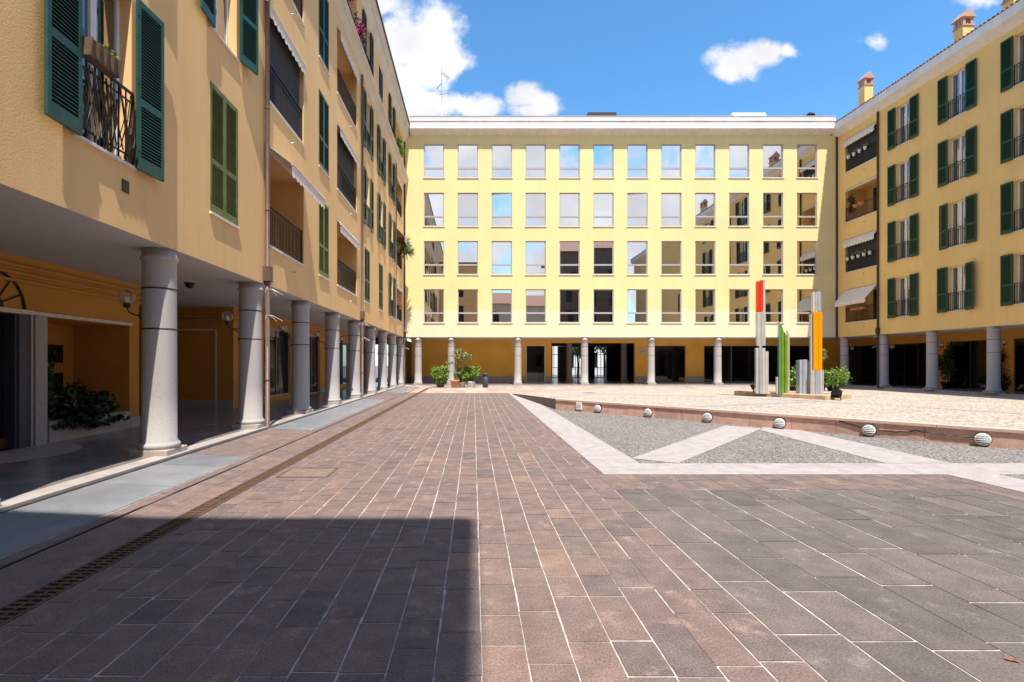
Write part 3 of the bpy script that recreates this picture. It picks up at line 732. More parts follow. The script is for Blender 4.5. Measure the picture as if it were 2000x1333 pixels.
# ground floor behind the arcade (local y = 3)
D = 3.0
gops = [(7.9, 8.9, ZF, 2.47, .25), (9.46, 11.8, ZF, 2.47, .01)]
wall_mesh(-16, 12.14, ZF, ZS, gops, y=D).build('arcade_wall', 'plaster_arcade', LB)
b = MB(); b.quad((9.46, D+.01, ZF), (9.46, D+.01, 2.5), (9.46, D+1.3, 2.5), (9.46, D+1.3, ZF)); b.quad((9.46, D+1.3, ZF), (9.46, D+1.3, 2.5), (11.8, D+1.3, 2.5), (11.8, D+1.3, ZF)); b.quad((11.8, D+1.3, ZF), (11.8, D+1.3, 2.5), (11.8, D+.01, 2.5), (11.8, D+.01, ZF)); b.quad((9.46, D+.01, 2.47), (11.8, D+.01, 2.47), (11.8, D+1.3, 2.47), (9.46, D+1.3, 2.47))
b.quad((12.14, D, ZF), (12.14, 8, ZF), (12.14, 8, ZS), (12.14, D, ZS)); b.quad((16.9, 8, ZF), (16.9, D, ZF), (16.9, D, ZS), (16.9, 8, ZS)); b.quad((12.14, 8, ZF), (16.9, 8, ZF), (16.9, 8, ZS), (12.14, 8, ZS))
b.build('alcove', 'plaster_arcade', LB)
wops = [(17.5, 18.9, ZF, 3.0, .12), (19.4, 22.2, .3, 3.0, .12), (24.2, 26.4, ZF, 3.0, .12), (27.6, 28.8, ZF, 2.6, .12), (30.2, 32.4, .3, 2.9, .12), (33.6, 36.0, ZF, 3.0, .12)]
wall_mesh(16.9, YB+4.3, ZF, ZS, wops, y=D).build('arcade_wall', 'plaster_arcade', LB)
for a, c, e, h, d in wops: glazing(LB, a, c, e, h, D+.09, 2)
b = MB(); b.box(19.7, 22.0, D+.5, D+.9, .3, 1.5); b.build('shop_counter', 'frame_white', LB)
b = MB()
for z in (3.04, 3.17, 3.30):
    b.extrude_x([(D-.002, z-.03), (D-.05, z-.02), (D-.055, z+.025), (D-.002, z+.04)], -16, 12.19); b.extrude_x([(D-.002, z-.03), (D-.05, z-.02), (D-.055, z+.025), (D-.002, z+.04)], 16.85, YB+3)
    b.box(16.83, 16.898, D, 8, z-.03, z+.03)
b.build('moulding', 'plaster_arcade', LB)
for q_ in ((-16, 7.85, D-.02, D-.002, ZF, .36), (11.82, 12.15, D-.02, D-.002, ZF, .36), (22.25, 24.15, D-.02, D-.002, ZF, .36), (16.875, 16.898, D, 5.6, ZF, .4), (26.45, 27.55, D-.02, D-.002, ZF, .36), (28.85, 30.15, D-.02, D-.002, ZF, .36)): MB().box(*q_).build('skirting', 'granite', LB)
MB().box(9.2, 9.455, D-.06, D-.003, ZF, 2.46).build('door_pier', 'granite', LB); MB().box(8.85, 8.899, D+.001, D+.199, ZF, 2.46).build('door_jamb', 'bin', LB); MB().box(8.90, 9.12, D-.03, D-.003, ZF, 2.46).build('door_jamb', 'bin', LB); MB().box(9.121, 9.16, D-.05, D-.003, ZF, 2.46).build('door_trim', 'frame_grey', LB)
b = MB(); b.box(7.6, 9.19, D-.05, D-.003, 2.475, 2.55); b.box(9.195, 11.85, D-.05, D-.003, 2.475, 2.54); b.build('lintel', 'sill', LB)
b = MB(); b.box(7.9, 8.9, D+.20, D+.25, ZF, 2.47)
for k in range(4): b.box(8.55, 8.78, D+.17, D+.20, .45+k*.5, .85+k*.5); b.box(8.05, 8.40, D+.17, D+.20, .45+k*.5, .85+k*.5)
o = b.build('entrance_door', 'dark_panel', LB); b = MB(); b.box(7.95, 8.85, D+.165, D+.199, ZF+.02, .32); b.build('kick_plate', 'brass', o)
b = MB(); cx, cz, rr = 8.42, 2.56, .60
for r_ in (rr, .16):
    b.tube([(cx+r_*math.cos(R(a)), D-.02, cz+r_*math.sin(R(a))) for a in range(0, 181, 10)], .022 if r_ > .3 else .03, 8)
for a in (25, 55, 90, 125, 155): b.tube([(cx+.14*math.cos(R(a)), D-.02, cz+.14*math.sin(R(a))), (cx+rr*math.cos(R(a)), D-.02, cz+rr*math.sin(R(a)))], .011, 6)
b.build('fanlight_grille', 'iron', LB)
for z in (1.0, 1.62): MB().box(11.05, 11.48, D+1.27, D+1.298, z, z+.4).build('mail_panel', 'dark_panel', LB)
b = MB(); b.box(16.86, 16.898, D+.55, D+.60, ZF, 2.75); b.box(16.86, 16.898, D+.601, D+3, 2.70, 2.75); b.build('panel_trim', 'plaster_cream', LB)
b = MB(); b.box(1.35/1, 1.36, 0, .01, 5, 5.01)
b = MB(); b.bbox(7.17, 7.32, -.012, -.001, 4.02, 4.20, .004); b.build('vent_grille', 'pipe_dark', LB)
for k, y in enumerate(COLY[:11]):
    n = 9 - 1 - k   # COLY[8] is the nearest in view
    nm = ordn[8-k] if k <= 8 else None
    if k > 8: continue
    arcade_lamp((-XW-.27, y, 0), 0, 'clear globe lamp on a curled arm, %s column from the camera in the left arcade' % nm)
t = thing('dome_camera', 'black dome camera under the soffit of the left arcade', 'camera', (-6.6, 11.9, ZS))
MB().lathe([(.11, -.03), (.12, -.001)], n=20).build('mount', 'iron', t); MB().sphere((0, 0, -.03), .10, 18, z0=-1, z1=0).build('dome', 'dark_panel', t)

# ------------------------------------------------------------------ yellow office building at the back
OB = thing('office_building', 'pale yellow office building with rows of large mirror windows at the back', 'building', (0, YB, 0), 0)
UB0, UB1 = -XW, XR
WX = [-2.83 + 2.4185*k for k in range(12)]; WZ = [4.52, 7.96, 11.40, 14.86]; WW, WH = 1.44, 2.40
ops = [(x-WW/2, x+WW/2, z, z+WH, .2) for x in WX for z in WZ]
wall_mesh(UB0, UB1, 3.50, 17.87, ops).build('wall', 'plaster_yellow', OB)
cornice(OB, [(0, 17.86), (-.57, 18.13), (-.57, 18.52), (-.53, 18.56), (-.53, 18.62), (-.60, 18.64), (-.60, 18.92), (3, 18.92), (3, 17.86)], UB0+.42, UB1-.5)
b = MB(); b.box(UB0+.42, UB1-.5, -.62, 3, 18.922, 18.99); b.build('roof_edge', 'frame_grey', OB)
b = MB(); b.box(UB0, UB1, .3, 16.4, 18.3, 18.8); b.build('roof', 'frame_grey', OB)
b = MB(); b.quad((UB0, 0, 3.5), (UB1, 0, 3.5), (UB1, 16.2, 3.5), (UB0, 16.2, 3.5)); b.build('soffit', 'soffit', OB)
b = MB(); b.box(UB0, UB1, 16.1, 16.4, 3.52, 18.3); b.box(UB0, 6.0, 4.9, 16.1, 0, 3.4); b.box(14.6, UB1+3.5, 4.9, 16.1, 0, 3.4)
for z in (7.35, 10.8, 14.25, 17.7): b.box(UB0, UB1, .25, 9, z, z+.25)
b.box(UB0, UB1, 3.6, 3.7, 3.55, 17.7)
for k in range(13): x = -4.04 + 2.4185*k; b.box(x-.05, x+.05, .25, 3.6, 3.55, 17.7) if k % 3 == 0 else None
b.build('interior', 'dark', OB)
def make_office_window():
    b = MB(); y0, y1 = .07, .14; a = WW/2
    b.box(-a, -a+.06, y0, y1, 0, WH); b.box(a-.06, a, y0, y1, 0, WH); b.box(-a+.06, a-.06, y0, y1, WH-.06, WH); b.box(-a+.06, a-.06, y0, y1, 0, .07); b.box(-a+.06, a-.06, y0-.012, y1, .65, .76)
    f = b.build('window', 'frame_grey', OB)
    s = MB(); s.bbox(-a-.06, a+.06, -.05, .078, -.05, -.001, .006); s.build('sill', 'sill', f)
    p = MB(); p.quad((-a+.045, .11, .75), (a-.045, .11, .75), (a-.045, .11, WH-.05), (-a+.045, .11, WH-.05)); p.build('pane', 'glass_mirror', f)
    p = MB(); p.quad((-a+.045, .11, .06), (a-.045, .11, .06), (a-.045, .11, .66), (-a+.045, .11, .66)); p.build('pane', 'glass_mirror', f)
    return f
ow0 = make_office_window(); first = True
blinds = {(6, 1): .75, (1, 0): .65, (3, 0): 1.0, (5, 0): .55, (6, 0): .6, (9, 2): .9, (2, 3): .5, (4, 3): .9, (3, 2): .7, (8, 1): .4}
rnd = random.Random(11); blind0 = {}
for j, z in enumerate(WZ):
    for i, x in enumerate(WX):
        if first: f = ow0; f.location = (x, 0, z); first = False
        else: f = copy_tree(ow0, parent=OB, loc=(x, 0, z))
        for pch in f.children:
            if pch.name.startswith('pane'): pch.rotation_euler = (R(rnd.uniform(-.22, .22)), 0, R(rnd.uniform(-.22, .22)))
        if (i, j) in ((2, 2), (6, 2)):
            pn = [c for c in f.children if c.name.startswith('pane')][0]
            pn.rotation_euler = (0, 0, R(-5)); pn.location.y = .0
        if (i, j) in blinds:
            h = blinds[(i, j)]; b = MB(); b.box(-WW/2+.05, WW/2-.05, .15, .154, WH-.06-h, WH-.06); b.build('blind', 'blind', f)
bc = [-3.98, -1.62] + [3.17 + 4.785*k for k in range(5)]
for x in bc: copy_tree(col0, parent=OB, loc=(x, .27, 0))
D = 4.0
bops = [(4.16, 5.66, ZF, 3.06, .12), (6.16, 12.76, ZF, 3.24, .3), (13.97, 16.8, ZF, 3.06, .12), (18.22, 22.6, ZF, 3.06, .12), (22.85, 27.2, ZF, 3.06, .12)]
wall_mesh(UB0, 29, ZF, 3.5, bops, y=D).build('arcade_wall', 'plaster_arcade_bounce', OB)
b = MB(); b.box(UB0-.1, UB0+.02, 0.3, 4, ZF, 3.3)
b.build('corner_panel', 'dark_panel', OB)
glazing(OB, 4.16, 5.66, ZF, 3.06, D+.09, 1, 'frame_white'); glazing(OB, 13.97, 16.8, ZF, 3.06, D+.09, 1); glazing(OB, 18.22, 22.6, ZF, 3.06, D+.09, 2); glazing(OB, 22.85, 27.2, ZF, 3.06, D+.09, 2)
for q_ in ((UB0, 4.1, D-.03, D-.003, ZF, .62), (5.7, 6.1, D-.03, D-.003, ZF, .62), (12.8, 13.93, D-.03, D-.003, ZF, .62), (16.85, 18.18, D-.03, D-.003, ZF, .62)): MB().box(*q_).build('skirting', 'granite', OB)
b = MB(); b.box(4.25, 5.1, D+.3, D+.9, ZF, .95); b.build('reception_desk', 'frame_white', OB)
# passage to the street
b = MB(); b.quad((6.0, 4.3, ZF), (6.0, 4.3, 3.4), (6.0, 16.1, 3.4), (6.0, 16.1, ZF)); b.quad((14.6, 16.1, ZF), (14.6, 16.1, 3.4), (14.6, 4.3, 3.4), (14.6, 4.3, ZF)); b.quad((6, 4.3, 3.4), (14.6, 4.3, 3.4), (14.6, 16.1, 3.4), (6, 16.1, 3.4))
b.quad((12.76, 4.31, ZF), (14.6, 4.31, ZF), (14.6, 4.31, 3.4), (12.76, 4.31, 3.4))
b.build('passage', 'dark', OB)
for x in (7.95, 12.55): copy_tree(col0, parent=OB, loc=(x, 6.2, 0))
b = MB()
for a, c in ((6.0, 8.05), (8.6, 10.05), (11.55, 12.35), (13.55, 14.6)): b.box(a, c, 15.7, 16.0, ZF, 3.38)
for x in (8.2, 10.4, 10.8, 11.2, 12.65, 13.0, 13.3): b.box(x-.025, x+.025, 15.8, 15.86, ZF, 3.38)
b.box(8.05, 14, 15.79, 15.87, 2.5, 2.56); b.box(8.05, 14, 15.79, 15.87, 1.2, 1.25); b.build('passage_gate', 'dark_panel', OB)
t = thing('number_sign', 'white hanging panel reading 50 at the end of the passage', 'sign', (13.3, YB+4.9, 2.35))
t.location = (13.28, YB+3.9, 2.35)
b = MB(); b.bbox(-.24, .24, -.04, 0, 0, .50, .01); b.build('panel', 'frame_white', t)
def text(body, size, loc, parent, m, name='lettering'):
    cu = bpy.data.curves.new('text', 'FONT'); cu.body = body; cu.size = size; cu.align_x = 'CENTER'; cu.extrude = .003
    to = bpy.data.objects.new('tmp', cu); COL.objects.link(to)
    dg = bpy.context.evaluated_depsgraph_get(); me = bpy.data.meshes.new_from_object(to.evaluated_get(dg))
    bpy.data.objects.remove(to); me.materials.clear(); me.materials.append(M[m])
    o = bpy.data.objects.new(name, me); COL.objects.link(o); o.parent = parent; o.location = loc; o.rotation_euler = (R(90), 0, 0)
    return o
text('50', .42, (0, -.046, .16), t, 'ink')
b = MB(); b.box(-.17, .17, -.047, -.041, .07, .10); b.build('underline', 'ink', t)
make_pipe(OB, XR-.06, 3.3, 17.8, 'pipe_dark', .055, False, False)
b = MB(); b.box(8.6, 10.75, 2.0, 4.0, 18.8, 20.52); b.build('roof_vent_box', 'pipe_dark', OB)
b = MB(); b.extrude_x([(2.0, 18.8), (2.0, 20.1), (2.3, 20.62), (4.0, 20.8), (4.0, 18.8)], 19.6, 22.1); b.build('skylight', 'sheet', OB)
b = MB(); b.lathe([(.06, 0), (.06, 1.42), (.35, 1.46), (.05, 1.72)], 25.3, 2, 18.8, 12); b.build('roof_cowl', 'dark_panel', OB)
t = thing('roof_antenna', 'thin television antenna mast above the left end of the yellow roof', 'antenna', (-2.4, YB+2, 18.8))
b = MB().tube([(0, 0, 0), (0, 0, 5.0)], .022, 6); b.build('mast', 'spike', t)
b = MB(); b.tube([(.0, 0, 4.7), (.55, -.1, 4.2)], .014, 5); b.tube([(0, 0, 3.9), (-.35, 0, 3.45)], .014, 5); b.tube([(-.15, 0, 3.05), (.55, .1, 3.2)], .012, 5)
for k in range(7): f_ = k/6; b.tube([(.10+.42*f_-.12, -.05, 4.62-.42*f_-.10), (.10+.42*f_+.12, -.05, 4.62-.42*f_+.10)], .008, 4); b.tube([(-.06-.28*f_, -.15, 3.85-.36*f_), (-.06-.28*f_, .15, 3.85-.36*f_)], .008, 4)
b.build('aerial_arms', 'pipe_dark', t)

# ------------------------------------------------------------------ right apartment building
RB = thing('apartment_building', 'ochre apartment building with dark green shutters and arcade on the right', 'building', (XR, 0, 0), R(-90))
CR = [30.85, 27.4, 24.0, 16.8, 10.1]; BR = [(32.85, 35.68), (18.5, 21.6)]
ops = [(-c-.52, -c+.52, z, z+2.4) for c in CR for z in ROW] + [(-c, -a, z, z+2.3) for a, c in BR for z in ROW]
wall_mesh(-YB, 9, ZS, 17.72, ops).build('wall', 'plaster_right', RB)
b = MB(); b.quad((-YB-4, 0, ZS), (9, 0, ZS), (9, 3.2, ZS), (-YB-4, 3.2, ZS)); b.build('soffit', 'soffit', RB)
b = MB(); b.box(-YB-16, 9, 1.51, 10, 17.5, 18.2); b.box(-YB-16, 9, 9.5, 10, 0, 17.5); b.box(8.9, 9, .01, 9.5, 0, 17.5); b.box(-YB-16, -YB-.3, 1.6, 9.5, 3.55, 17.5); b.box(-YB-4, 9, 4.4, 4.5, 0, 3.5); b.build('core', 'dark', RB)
b = MB(); b.quad((-YB, 1.51, ZS+.05), (9, 1.51, ZS+.05), (9, 1.51, 17.5), (-YB, 1.51, 17.5)); b.build('inner_wall', 'dark', RB)
cornice(RB, [(0, 17.70), (-.50, 18.02), (-.50, 18.50), (1.4, 18.50), (1.4, 17.70)], -YB+.0, 9)
b = MB(); sl = .30
b.extrude_x([(-.50, 18.51), (5, 18.51+5.5*sl), (10.5, 18.51)], -YB-16, 9.2)
x = -YB + .1
while x < 9:
    n = 6; st = len(b.v)
    for yy, zz in ((-.535, 18.50), (-.02, 18.50+.6*sl), (.9, 18.5+1.5*sl)):
        for k in range(n+1):
            a = math.pi*k/n; b.v.append((x + .085*math.cos(a), yy, zz + .075*math.sin(a) + .01))
    for q in range(2):
        for k in range(n): b.f.append([st+q*(n+1)+k, st+q*(n+1)+k+1, st+(q+1)*(n+1)+k+1, st+(q+1)*(n+1)+k]); b.sm.append(True); b.mi.append(0)
    b.f.append([st+k for k in range(n+1)]); b.sm.append(False); b.mi.append(0)
    x += .215
rf = b.build('roof', 'roof', RB)
def chimney(u, y, top):
    b = MB(); z0 = 18.5 + (y+.5)*sl - .3
    b.box(-.28, .28, -.30, .30, z0-18, top-18-1.25)
    o = b.build('chimney', 'plaster_right', rf, (u, y, 18))
    c = MB(); zt = top-18-1.25
    c.box(-.47, .47, -.49, .49, zt, zt+.10)
    for sx in (-1, 1):
        for sy in (-1, 1): c.box(sx*.29-.11, sx*.29+.11, sy*.31-.11, sy*.31+.11, zt+.10, zt+.5)
    c.box(-.1, .1, -.40, -.22, zt+.1, zt+.5); c.box(-.3, .3, -.3, .3, zt+.08, zt+.12)
    c.box(-.45, .45, -.47, .47, zt+.50, zt+.60)
    c.extrude_x([(-.56, zt+.58), (0, zt+1.1), (.56, zt+.58), (.5, zt+.56), (-.5, zt+.56)], -.52, .52)
    c.v = [(x*.70, y_*.70, zt+(z-zt)*.85) for x, y_, z in c.v]
    co = c.build('cap', 'brick_pink', rf, (u, y, 18)); return o
chimney(-36.1, 1.75, 22.35); chimney(-28.9, 1.75, 21.75); chimney(-26.2, 1.75, 21.4); chimney(-12, 1.75, 21.7)
for i, c in enumerate(CR):
    for r, z in enumerate(ROW):
        ang = (0, 0) if i != 1 or r != 3-3 else (0, -4)
        if i == 1 and r == 0: ang = (4, -14)
        if i == 1 and r == 1: ang = (-8, 0)
        make_window(RB, -c, z, 'open', 'green_deep', curtain=True, leaf_angle=ang)
for i, (a, c) in enumerate(BR):
    for r, z in enumerate(ROW):
        make_balcony(RB, -c, -a, z, h=2.3, mat_='plaster_right', screen=(r in (1, 3)), awn=((.75, .85) if r == 0 else (.20, .26) if r != 2 else (.03, .04, .05)))
make_pipe(RB, -32.72, .05, 17.7, 'pipe_dark', .055, True, True)
for y in COLY[:13]: copy_tree(col0, parent=RB, loc=(-y, .27, 0))
for k, y in enumerate(COLY[:4]):
    arcade_lamp((XR+.27, y, 0), R(180), 'clear globe lamp on a curled arm, %s column from the corner in the right arcade' % ordn[k])
D = 3.0
rops = [(-40.3, -36.6, ZF, 2.95, .1), (-36.2, -32.6, ZF, 2.95, .1), (-31.1, -28.6, ZF, 2.95, .1), (-27.4, -22.5, ZF, 2.95, .1), (-21.8, -14, ZF, 2.95, .1), (-12, -2, ZF, 2.95, .1)]
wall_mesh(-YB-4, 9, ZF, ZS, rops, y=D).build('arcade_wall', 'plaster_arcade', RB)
for a, c, e, h, d in rops: glazing(RB, a, c, e, h, D+.08, max(2, int((c-a)/1.3)), 'pipe_dark')

# ------------------------------------------------------------------ buildings behind the camera (seen in the windows, and one throws the shadow in front)
def block(name, label, x0, x1, y0, y1, h, wallm, ridge=2.0, roofm='roof', wins=True, eave=.0):
    t = thing(name, label, 'building', ((x0+x1)/2, y1, 0), R(180))
    w = x1-x0; d = y1-y0
    ops = []
    if wins:
        n = max(1, int(w/3.2))
        for k in range(n):
            for q in range(int((h-1)/3.5)): c = -w/2 + w*(k+.5)/n; ops.append((c-.5, c+.5, .9+q*3.5+.1, .9+q*3.5+2.3))
    wall_mesh(-w/2, w/2, 0, h, ops).build('wall', wallm, t)
    b = MB(); b.box(-w/2, w/2, .3, d, 0, h) if False else None
    b.quad((-w/2, 0, 0), (-w/2, 0, h), (-w/2, d, h), (-w/2, d, 0)); b.quad((w/2, 0, h), (w/2, 0, 0), (w/2, d, 0), (w/2, d, h)); b.quad((-w/2, d, 0), (-w/2, d, h), (w/2, d, h), (w/2, d, 0)); b.quad((-w/2, .3, 0), (-w/2, .3, h), (w/2, .3, h), (w/2, .3, 0))
    b.build('side_wall', wallm, t)
    if ridge: b = MB(); b.extrude_x([(-eave, h+.003), (d/2, h+ridge), (d+eave, h+.003)], -w/2-eave, w/2+eave); b.build('roof', roofm, t)
    for o in ops:
        b = MB(); b.box(o[0], o[1], .14, .17, o[2], o[3]); b.build('window', 'dark_panel', t)
    return t
TH = block('town_house', 'tall sand coloured house close behind the camera', -4.9, 1.02, -12, -2.75, 16.0, 'plaster_orange', None)
b = MB(); b.box(-4.9, 1.02+.68, -12.6, -2.16, 16.005, 16.3); o = b.build('roof', 'roof', TH); o.matrix_parent_inverse = TH.matrix_basis.inverted()
block('low_house', 'low house with a red roof far behind the camera', 1.5, 14, -22, -12, 11.5, 'plaster_cream', 2.5, eave=.4)
block('brick_house', 'tall brown brick house behind the camera on the right', 14.6, 24.5, -30, -12, 20.5, 'brick', 5.5, eave=.7)

# ------------------------------------------------------------------ the street seen through the passage
block('white_house', 'sunlit white house across the street behind the passage', 2, 26, 78, 86, 12, 'frame_white', 2).rotation_euler.z = 0
bpy.data.objects['white_house'].location = (14, 74, 0)
for k, x in enumerate((11.2, 15.0)):
    t = thing('street_railing', ['white street railing in the left gap of the passage', 'white street railing in the right gap of the passage'][k], 'railing', (x, 58.5, 0))
    railing_mesh(-1.8, 1.8, 0, 1.1, 0, .16).build('bars', 'frame_white', t)

# ------------------------------------------------------------------ plants
def foliage(mb, c, rad, n, size, rnd, shell=.55, up=.0):
    """many small leaf faces spread through an uneven volume of clumps"""
    cl = []
    for k in range(max(5, n//70)):
        v = Vector((rnd.gauss(0, 1), rnd.gauss(0, 1), rnd.gauss(0, 1))).normalized() * rnd.uniform(shell, 1.0)
        cl.append((v, rnd.uniform(.22, .42)))
    for k in range(n):
        v, s = rnd.choice(cl)
        p = v + Vector((rnd.gauss(0, s*.5), rnd.gauss(0, s*.5), rnd.gauss(0, s*.5)))
        p = Vector((c[0]+p.x*rad[0], c[1]+p.y*rad[1], c[2]+p.z*rad[2]))
        d = Vector((rnd.gauss(0, 1), rnd.gauss(0, 1), rnd.gauss(0, .7)+up)).normalized(); s2 = size*rnd.uniform(.6, 1.3)
        w = d.cross(Vector((rnd.gauss(0, 1), rnd.gauss(0, 1), rnd.gauss(0, 1)))).normalized()
        a = p - d*s2*.5; e = p + d*s2*.5; q = d.cross(w)*s2*.10
        mb.add([a, p + w*s2*.28 + q, e, p - w*s2*.28 + q], [(0, 1, 2, 3)])
    return mb
def pot_mesh(r0, r1, h, rim=True):
    prof = [(r0, 0), (r1*.98, h*.82)] + ([(r1*1.08, h*.83), (r1*1.10, h)] if rim else [(r1, h)]) + [(r1*.9, h), (r1*.88, h*.9)]
    return MB().lathe(prof, n=20)
def shrub(label, loc, rad, h, pot, potm, n, leafm='leaf', seed=1, size=.13):
    t = thing('potted_shrub', label, 'plant', loc, 0, 'potted shrubs in the courtyard'); rnd = random.Random(seed)
    pot_mesh(*pot).build('pot', potm, t)
    b = MB()
    for k in range(6):
        a = rnd.uniform(0, 6.28); b.tube([(0, 0, pot[2]*.85), (rad[0]*.25*math.cos(a), rad[1]*.25*math.sin(a), h*.6), (rad[0]*.6*math.cos(a), rad[1]*.6*math.sin(a), h)], .018, 5, .007)
    b.build('stem', 'bark', t)
    b = MB(); foliage(b, (0, 0, h), rad, n, size, rnd); foliage(b, (0, 0, h), tuple(r*.7 for r in rad), n//3, size, rnd, .1); b.build('foliage', leafm, t)
    return t
shrub('round green shrub in a small dark pot left of the olive tree', (-2.26, 34.75, 0), (.60, .55, .62), .82, (.22, .28, .34), 'bark', 2400, seed=2)
shrub('bushy shrub in a white pot directly right of the olive tree', (-.80, 34.9, 0), (.50, .5, .55), .88, (.2, .26, .38), 'frame_white', 1900, seed=3)
shrub('bushy shrub in a pale pot nearest the litter bin', (-.18, 34.8, 0), (.62, .5, .54), .88, (.22, .28, .4), 'frame_white', 2300, seed=4)
shrub('wide light green shrub in a dark pot beside the orange glass column', (20.3, 28.9, .02), (.66, .6, .5), .76, (.25, .3, .3), 'dark_panel', 3000, seed=5)
shrub('green shrub in a dark pot showing between green and clear glass columns', (18.15, 29.0, .02), (.55, .5, .58), .80, (.25, .3, .3), 'dark_panel', 1500, seed=6)
t = thing('olive_tree', 'slender olive tree in a terracotta pot before the office arcade', 'tree', (-1.26, 34.2, 0)); rnd = random.Random(9)
MB().lathe([(.20, 0), (.27, .40), (.31, .405), (.32, .53), (.27, .53), (.26, .47)], n=24).build('pot', 'terracotta', t)
b = MB().tube([(.05, 0, .45), (.12, .02, .9), (.10, 0, 1.3), (.22, 0, 1.65)], .045, 8, .03)
for e in ((.75, .1, 2.2), (.3, -.1, 2.6), (-.2, .1, 2.2), (1.0, 0, 1.9), (-.55, 0, 1.55), (.55, .2, 2.5)): b.tube([(.16, 0, 1.45), ((.16+e[0])/2, e[1]/2, (1.5+e[2])/2+.1), e], .018, 5, .006)
b.build('trunk', 'bark', t)
b = MB(); foliage(b, (.50, 0, 2.05), (.62, .5, .42), 900, .12, rnd, .3, .3); foliage(b, (.25, 0, 2.45), (.40, .3, .28), 260, .12, rnd, .3, .5); foliage(b, (-.35, 0, 1.68), (.35, .2, .14), 130, .12, rnd, .3); foliage(b, (.1, 0, 1.0), (.25, .2, .3), 120, .10, rnd, .3); b.build('crown', 'leaf_olive', t)
t = thing('sapling', 'thin leafy sapling behind the orange glass column', 'plant', (19.9, 29.4, 0)); rnd = random.Random(12)
pot_mesh(.2, .26, .35).build('pot', 'dark_panel', t); MB().tube([(0, 0, .3), (.05, 0, 1.2), (.12, 0, 2.2)], .03, 6, .01).build('stem', 'bark', t)
b = MB(); foliage(b, (.22, 0, 2.0), (.38, .3, .42), 320, .14, rnd, .3); b.build('foliage', 'leaf_olive', t)
# ivy planter in the left alcove
t = thing('marble_planter', 'low white marble planter set in the orange alcove', 'planter', (-XW-3.0, 0, 0))
b = MB(); b.bbox(-.36, .04, 9.52, 11.78, ZF+.001, .52, .01); b.build('trough', 'marble', t)
tg = thing('ivy', 'dark ivy spilling over the white marble planter', 'plant', (-XW-3.15, 10.6, .5)); rnd = random.Random(21)
b = MB(); foliage(b, (0, -.1, .25), (.34, 1.05, .36), 2200, .13, rnd, .4); foliage(b, (.22, 0, -.05), (.12, 1.1, .18), 700, .12, rnd, .4); foliage(b, (.1, -1.0, .8), (.12, .14, .55), 260, .11, rnd, .3); b.build('foliage', 'leaf_dark', tg)
# litter bin
t = thing('litter_bin', 'slate blue cylindrical litter bin by the office arcade', 'bin', (.80, 34.5, 0))
MB().lathe([(.17, 0), (.19, .02), (.19, .72), (.175, .73)], n=24).build('body', 'bin', t)
b = MB().lathe([(.175, .73), (.195, .735), (.195, .93), (.17, .98), (.05, .99)], n=24); b.build('hood', 'bin', t)
b = MB(); b.box(-.13, .09, -.20, -.19, .78, .88); b.build('slot', 'dark_panel', t)
# balcony and window plants
t = thing('window_box', 'brown plastic flower box with small green plant on the near window guard', 'planter', (-XW+.10, 6.62, 5.44))
b = MB(); n = 12; prof = []
for i in range(13):
    u = -.33+.66*i/12; w = .10+.022*math.cos(i*math.pi*.66)
    prof.append((u*.8, w*.9))
vs = []; 
for (u, w) in prof: vs += [(-.09, u, .22), (w, u, .22), (w*.72, u, 0), (-.07, u, 0)]
fs = []
for i in range(12):
    for k in range(4): a = i*4+k; c = i*4+(k+1) % 4; fs.append((a, c, c+4, a+4))
fs += [(0, 1, 2, 3), (51, 50, 49, 48)]
b.add(vs, fs); b.build('box', 'rust', t); rnd = random.Random(5)
b = MB(); foliage(b, (0, .2, .30), (.07, .10, .09), 200, .05, rnd, .2); foliage(b, (0, -.05, .24), (.06, .14, .03), 60, .04, rnd, .2); b.build('foliage', 'leaf', t)
def bloom(name, label, loc, rad, n, m, seed, size=.10, cat='flowers'):
    t = thing(name, label, cat, loc); rnd = random.Random(seed)
    b = MB(); foliage(b, (0, 0, 0), rad, n, size, rnd, .2); b.build('blossom', m, t)
    b = MB(); foliage(b, (0, 0, -.05), rad, n//4, size, rnd, .2); b.build('leaves', 'leaf', t)
    return t
bloom('bougainvillea', 'magenta bougainvillea tumbling over the upper cornice, lower clump', (-XW+.22, 21.2, 15.4), (.22, .75, .5), 900, 'petal', 31)
bloom('bougainvillea', 'magenta bougainvillea tumbling over the upper cornice, top clump', (-XW+.22, 19.2, 15.7), (.22, .6, .45), 700, 'petal', 32)
bloom('geranium', 'red geraniums on the lowest corner balcony of the left building', (-XW+.12, 34.2, 5.4), (.15, .5, .2), 260, 'petal_red', 33)
bloom('creeper', 'green creeper on the attic corner balcony of the left building', (-XW+.2, 33.6, 15.7), (.3, 1.2, .7), 900, 'leaf', 34, cat='plant')
t = thing('yucca', 'spiky yucca leaning out of the corner balcony on the left', 'plant', (-XW+.05, 34.3, 8.9)); rnd = random.Random(8)
b = MB()
for hub in ((.15, 0, .5), (.35, .3, .2), (.2, -.5, .6), (.1, .2, .9)):
    for k in range(60):
        d = Vector((rnd.gauss(.25, .7), rnd.gauss(0, .8), rnd.gauss(.25, .6))).normalized(); l = rnd.uniform(.45, .85); p = Vector(hub); s = d.cross(Vector((0, 0, 1))).normalized()*.022
        q = p + d*l*.55; e = p + d*l + Vector((0, 0, -.18*l)); b.add([p-s, p+s, q+s, e, q-s], [(0, 1, 2, 3, 4)])
b.build('blades', 'leaf_olive', t); MB().tube([(-.1, 0, -.1), (.05, 0, .3), (.15, 0, .5)], .06, 8).build('stem', 'bark', t)
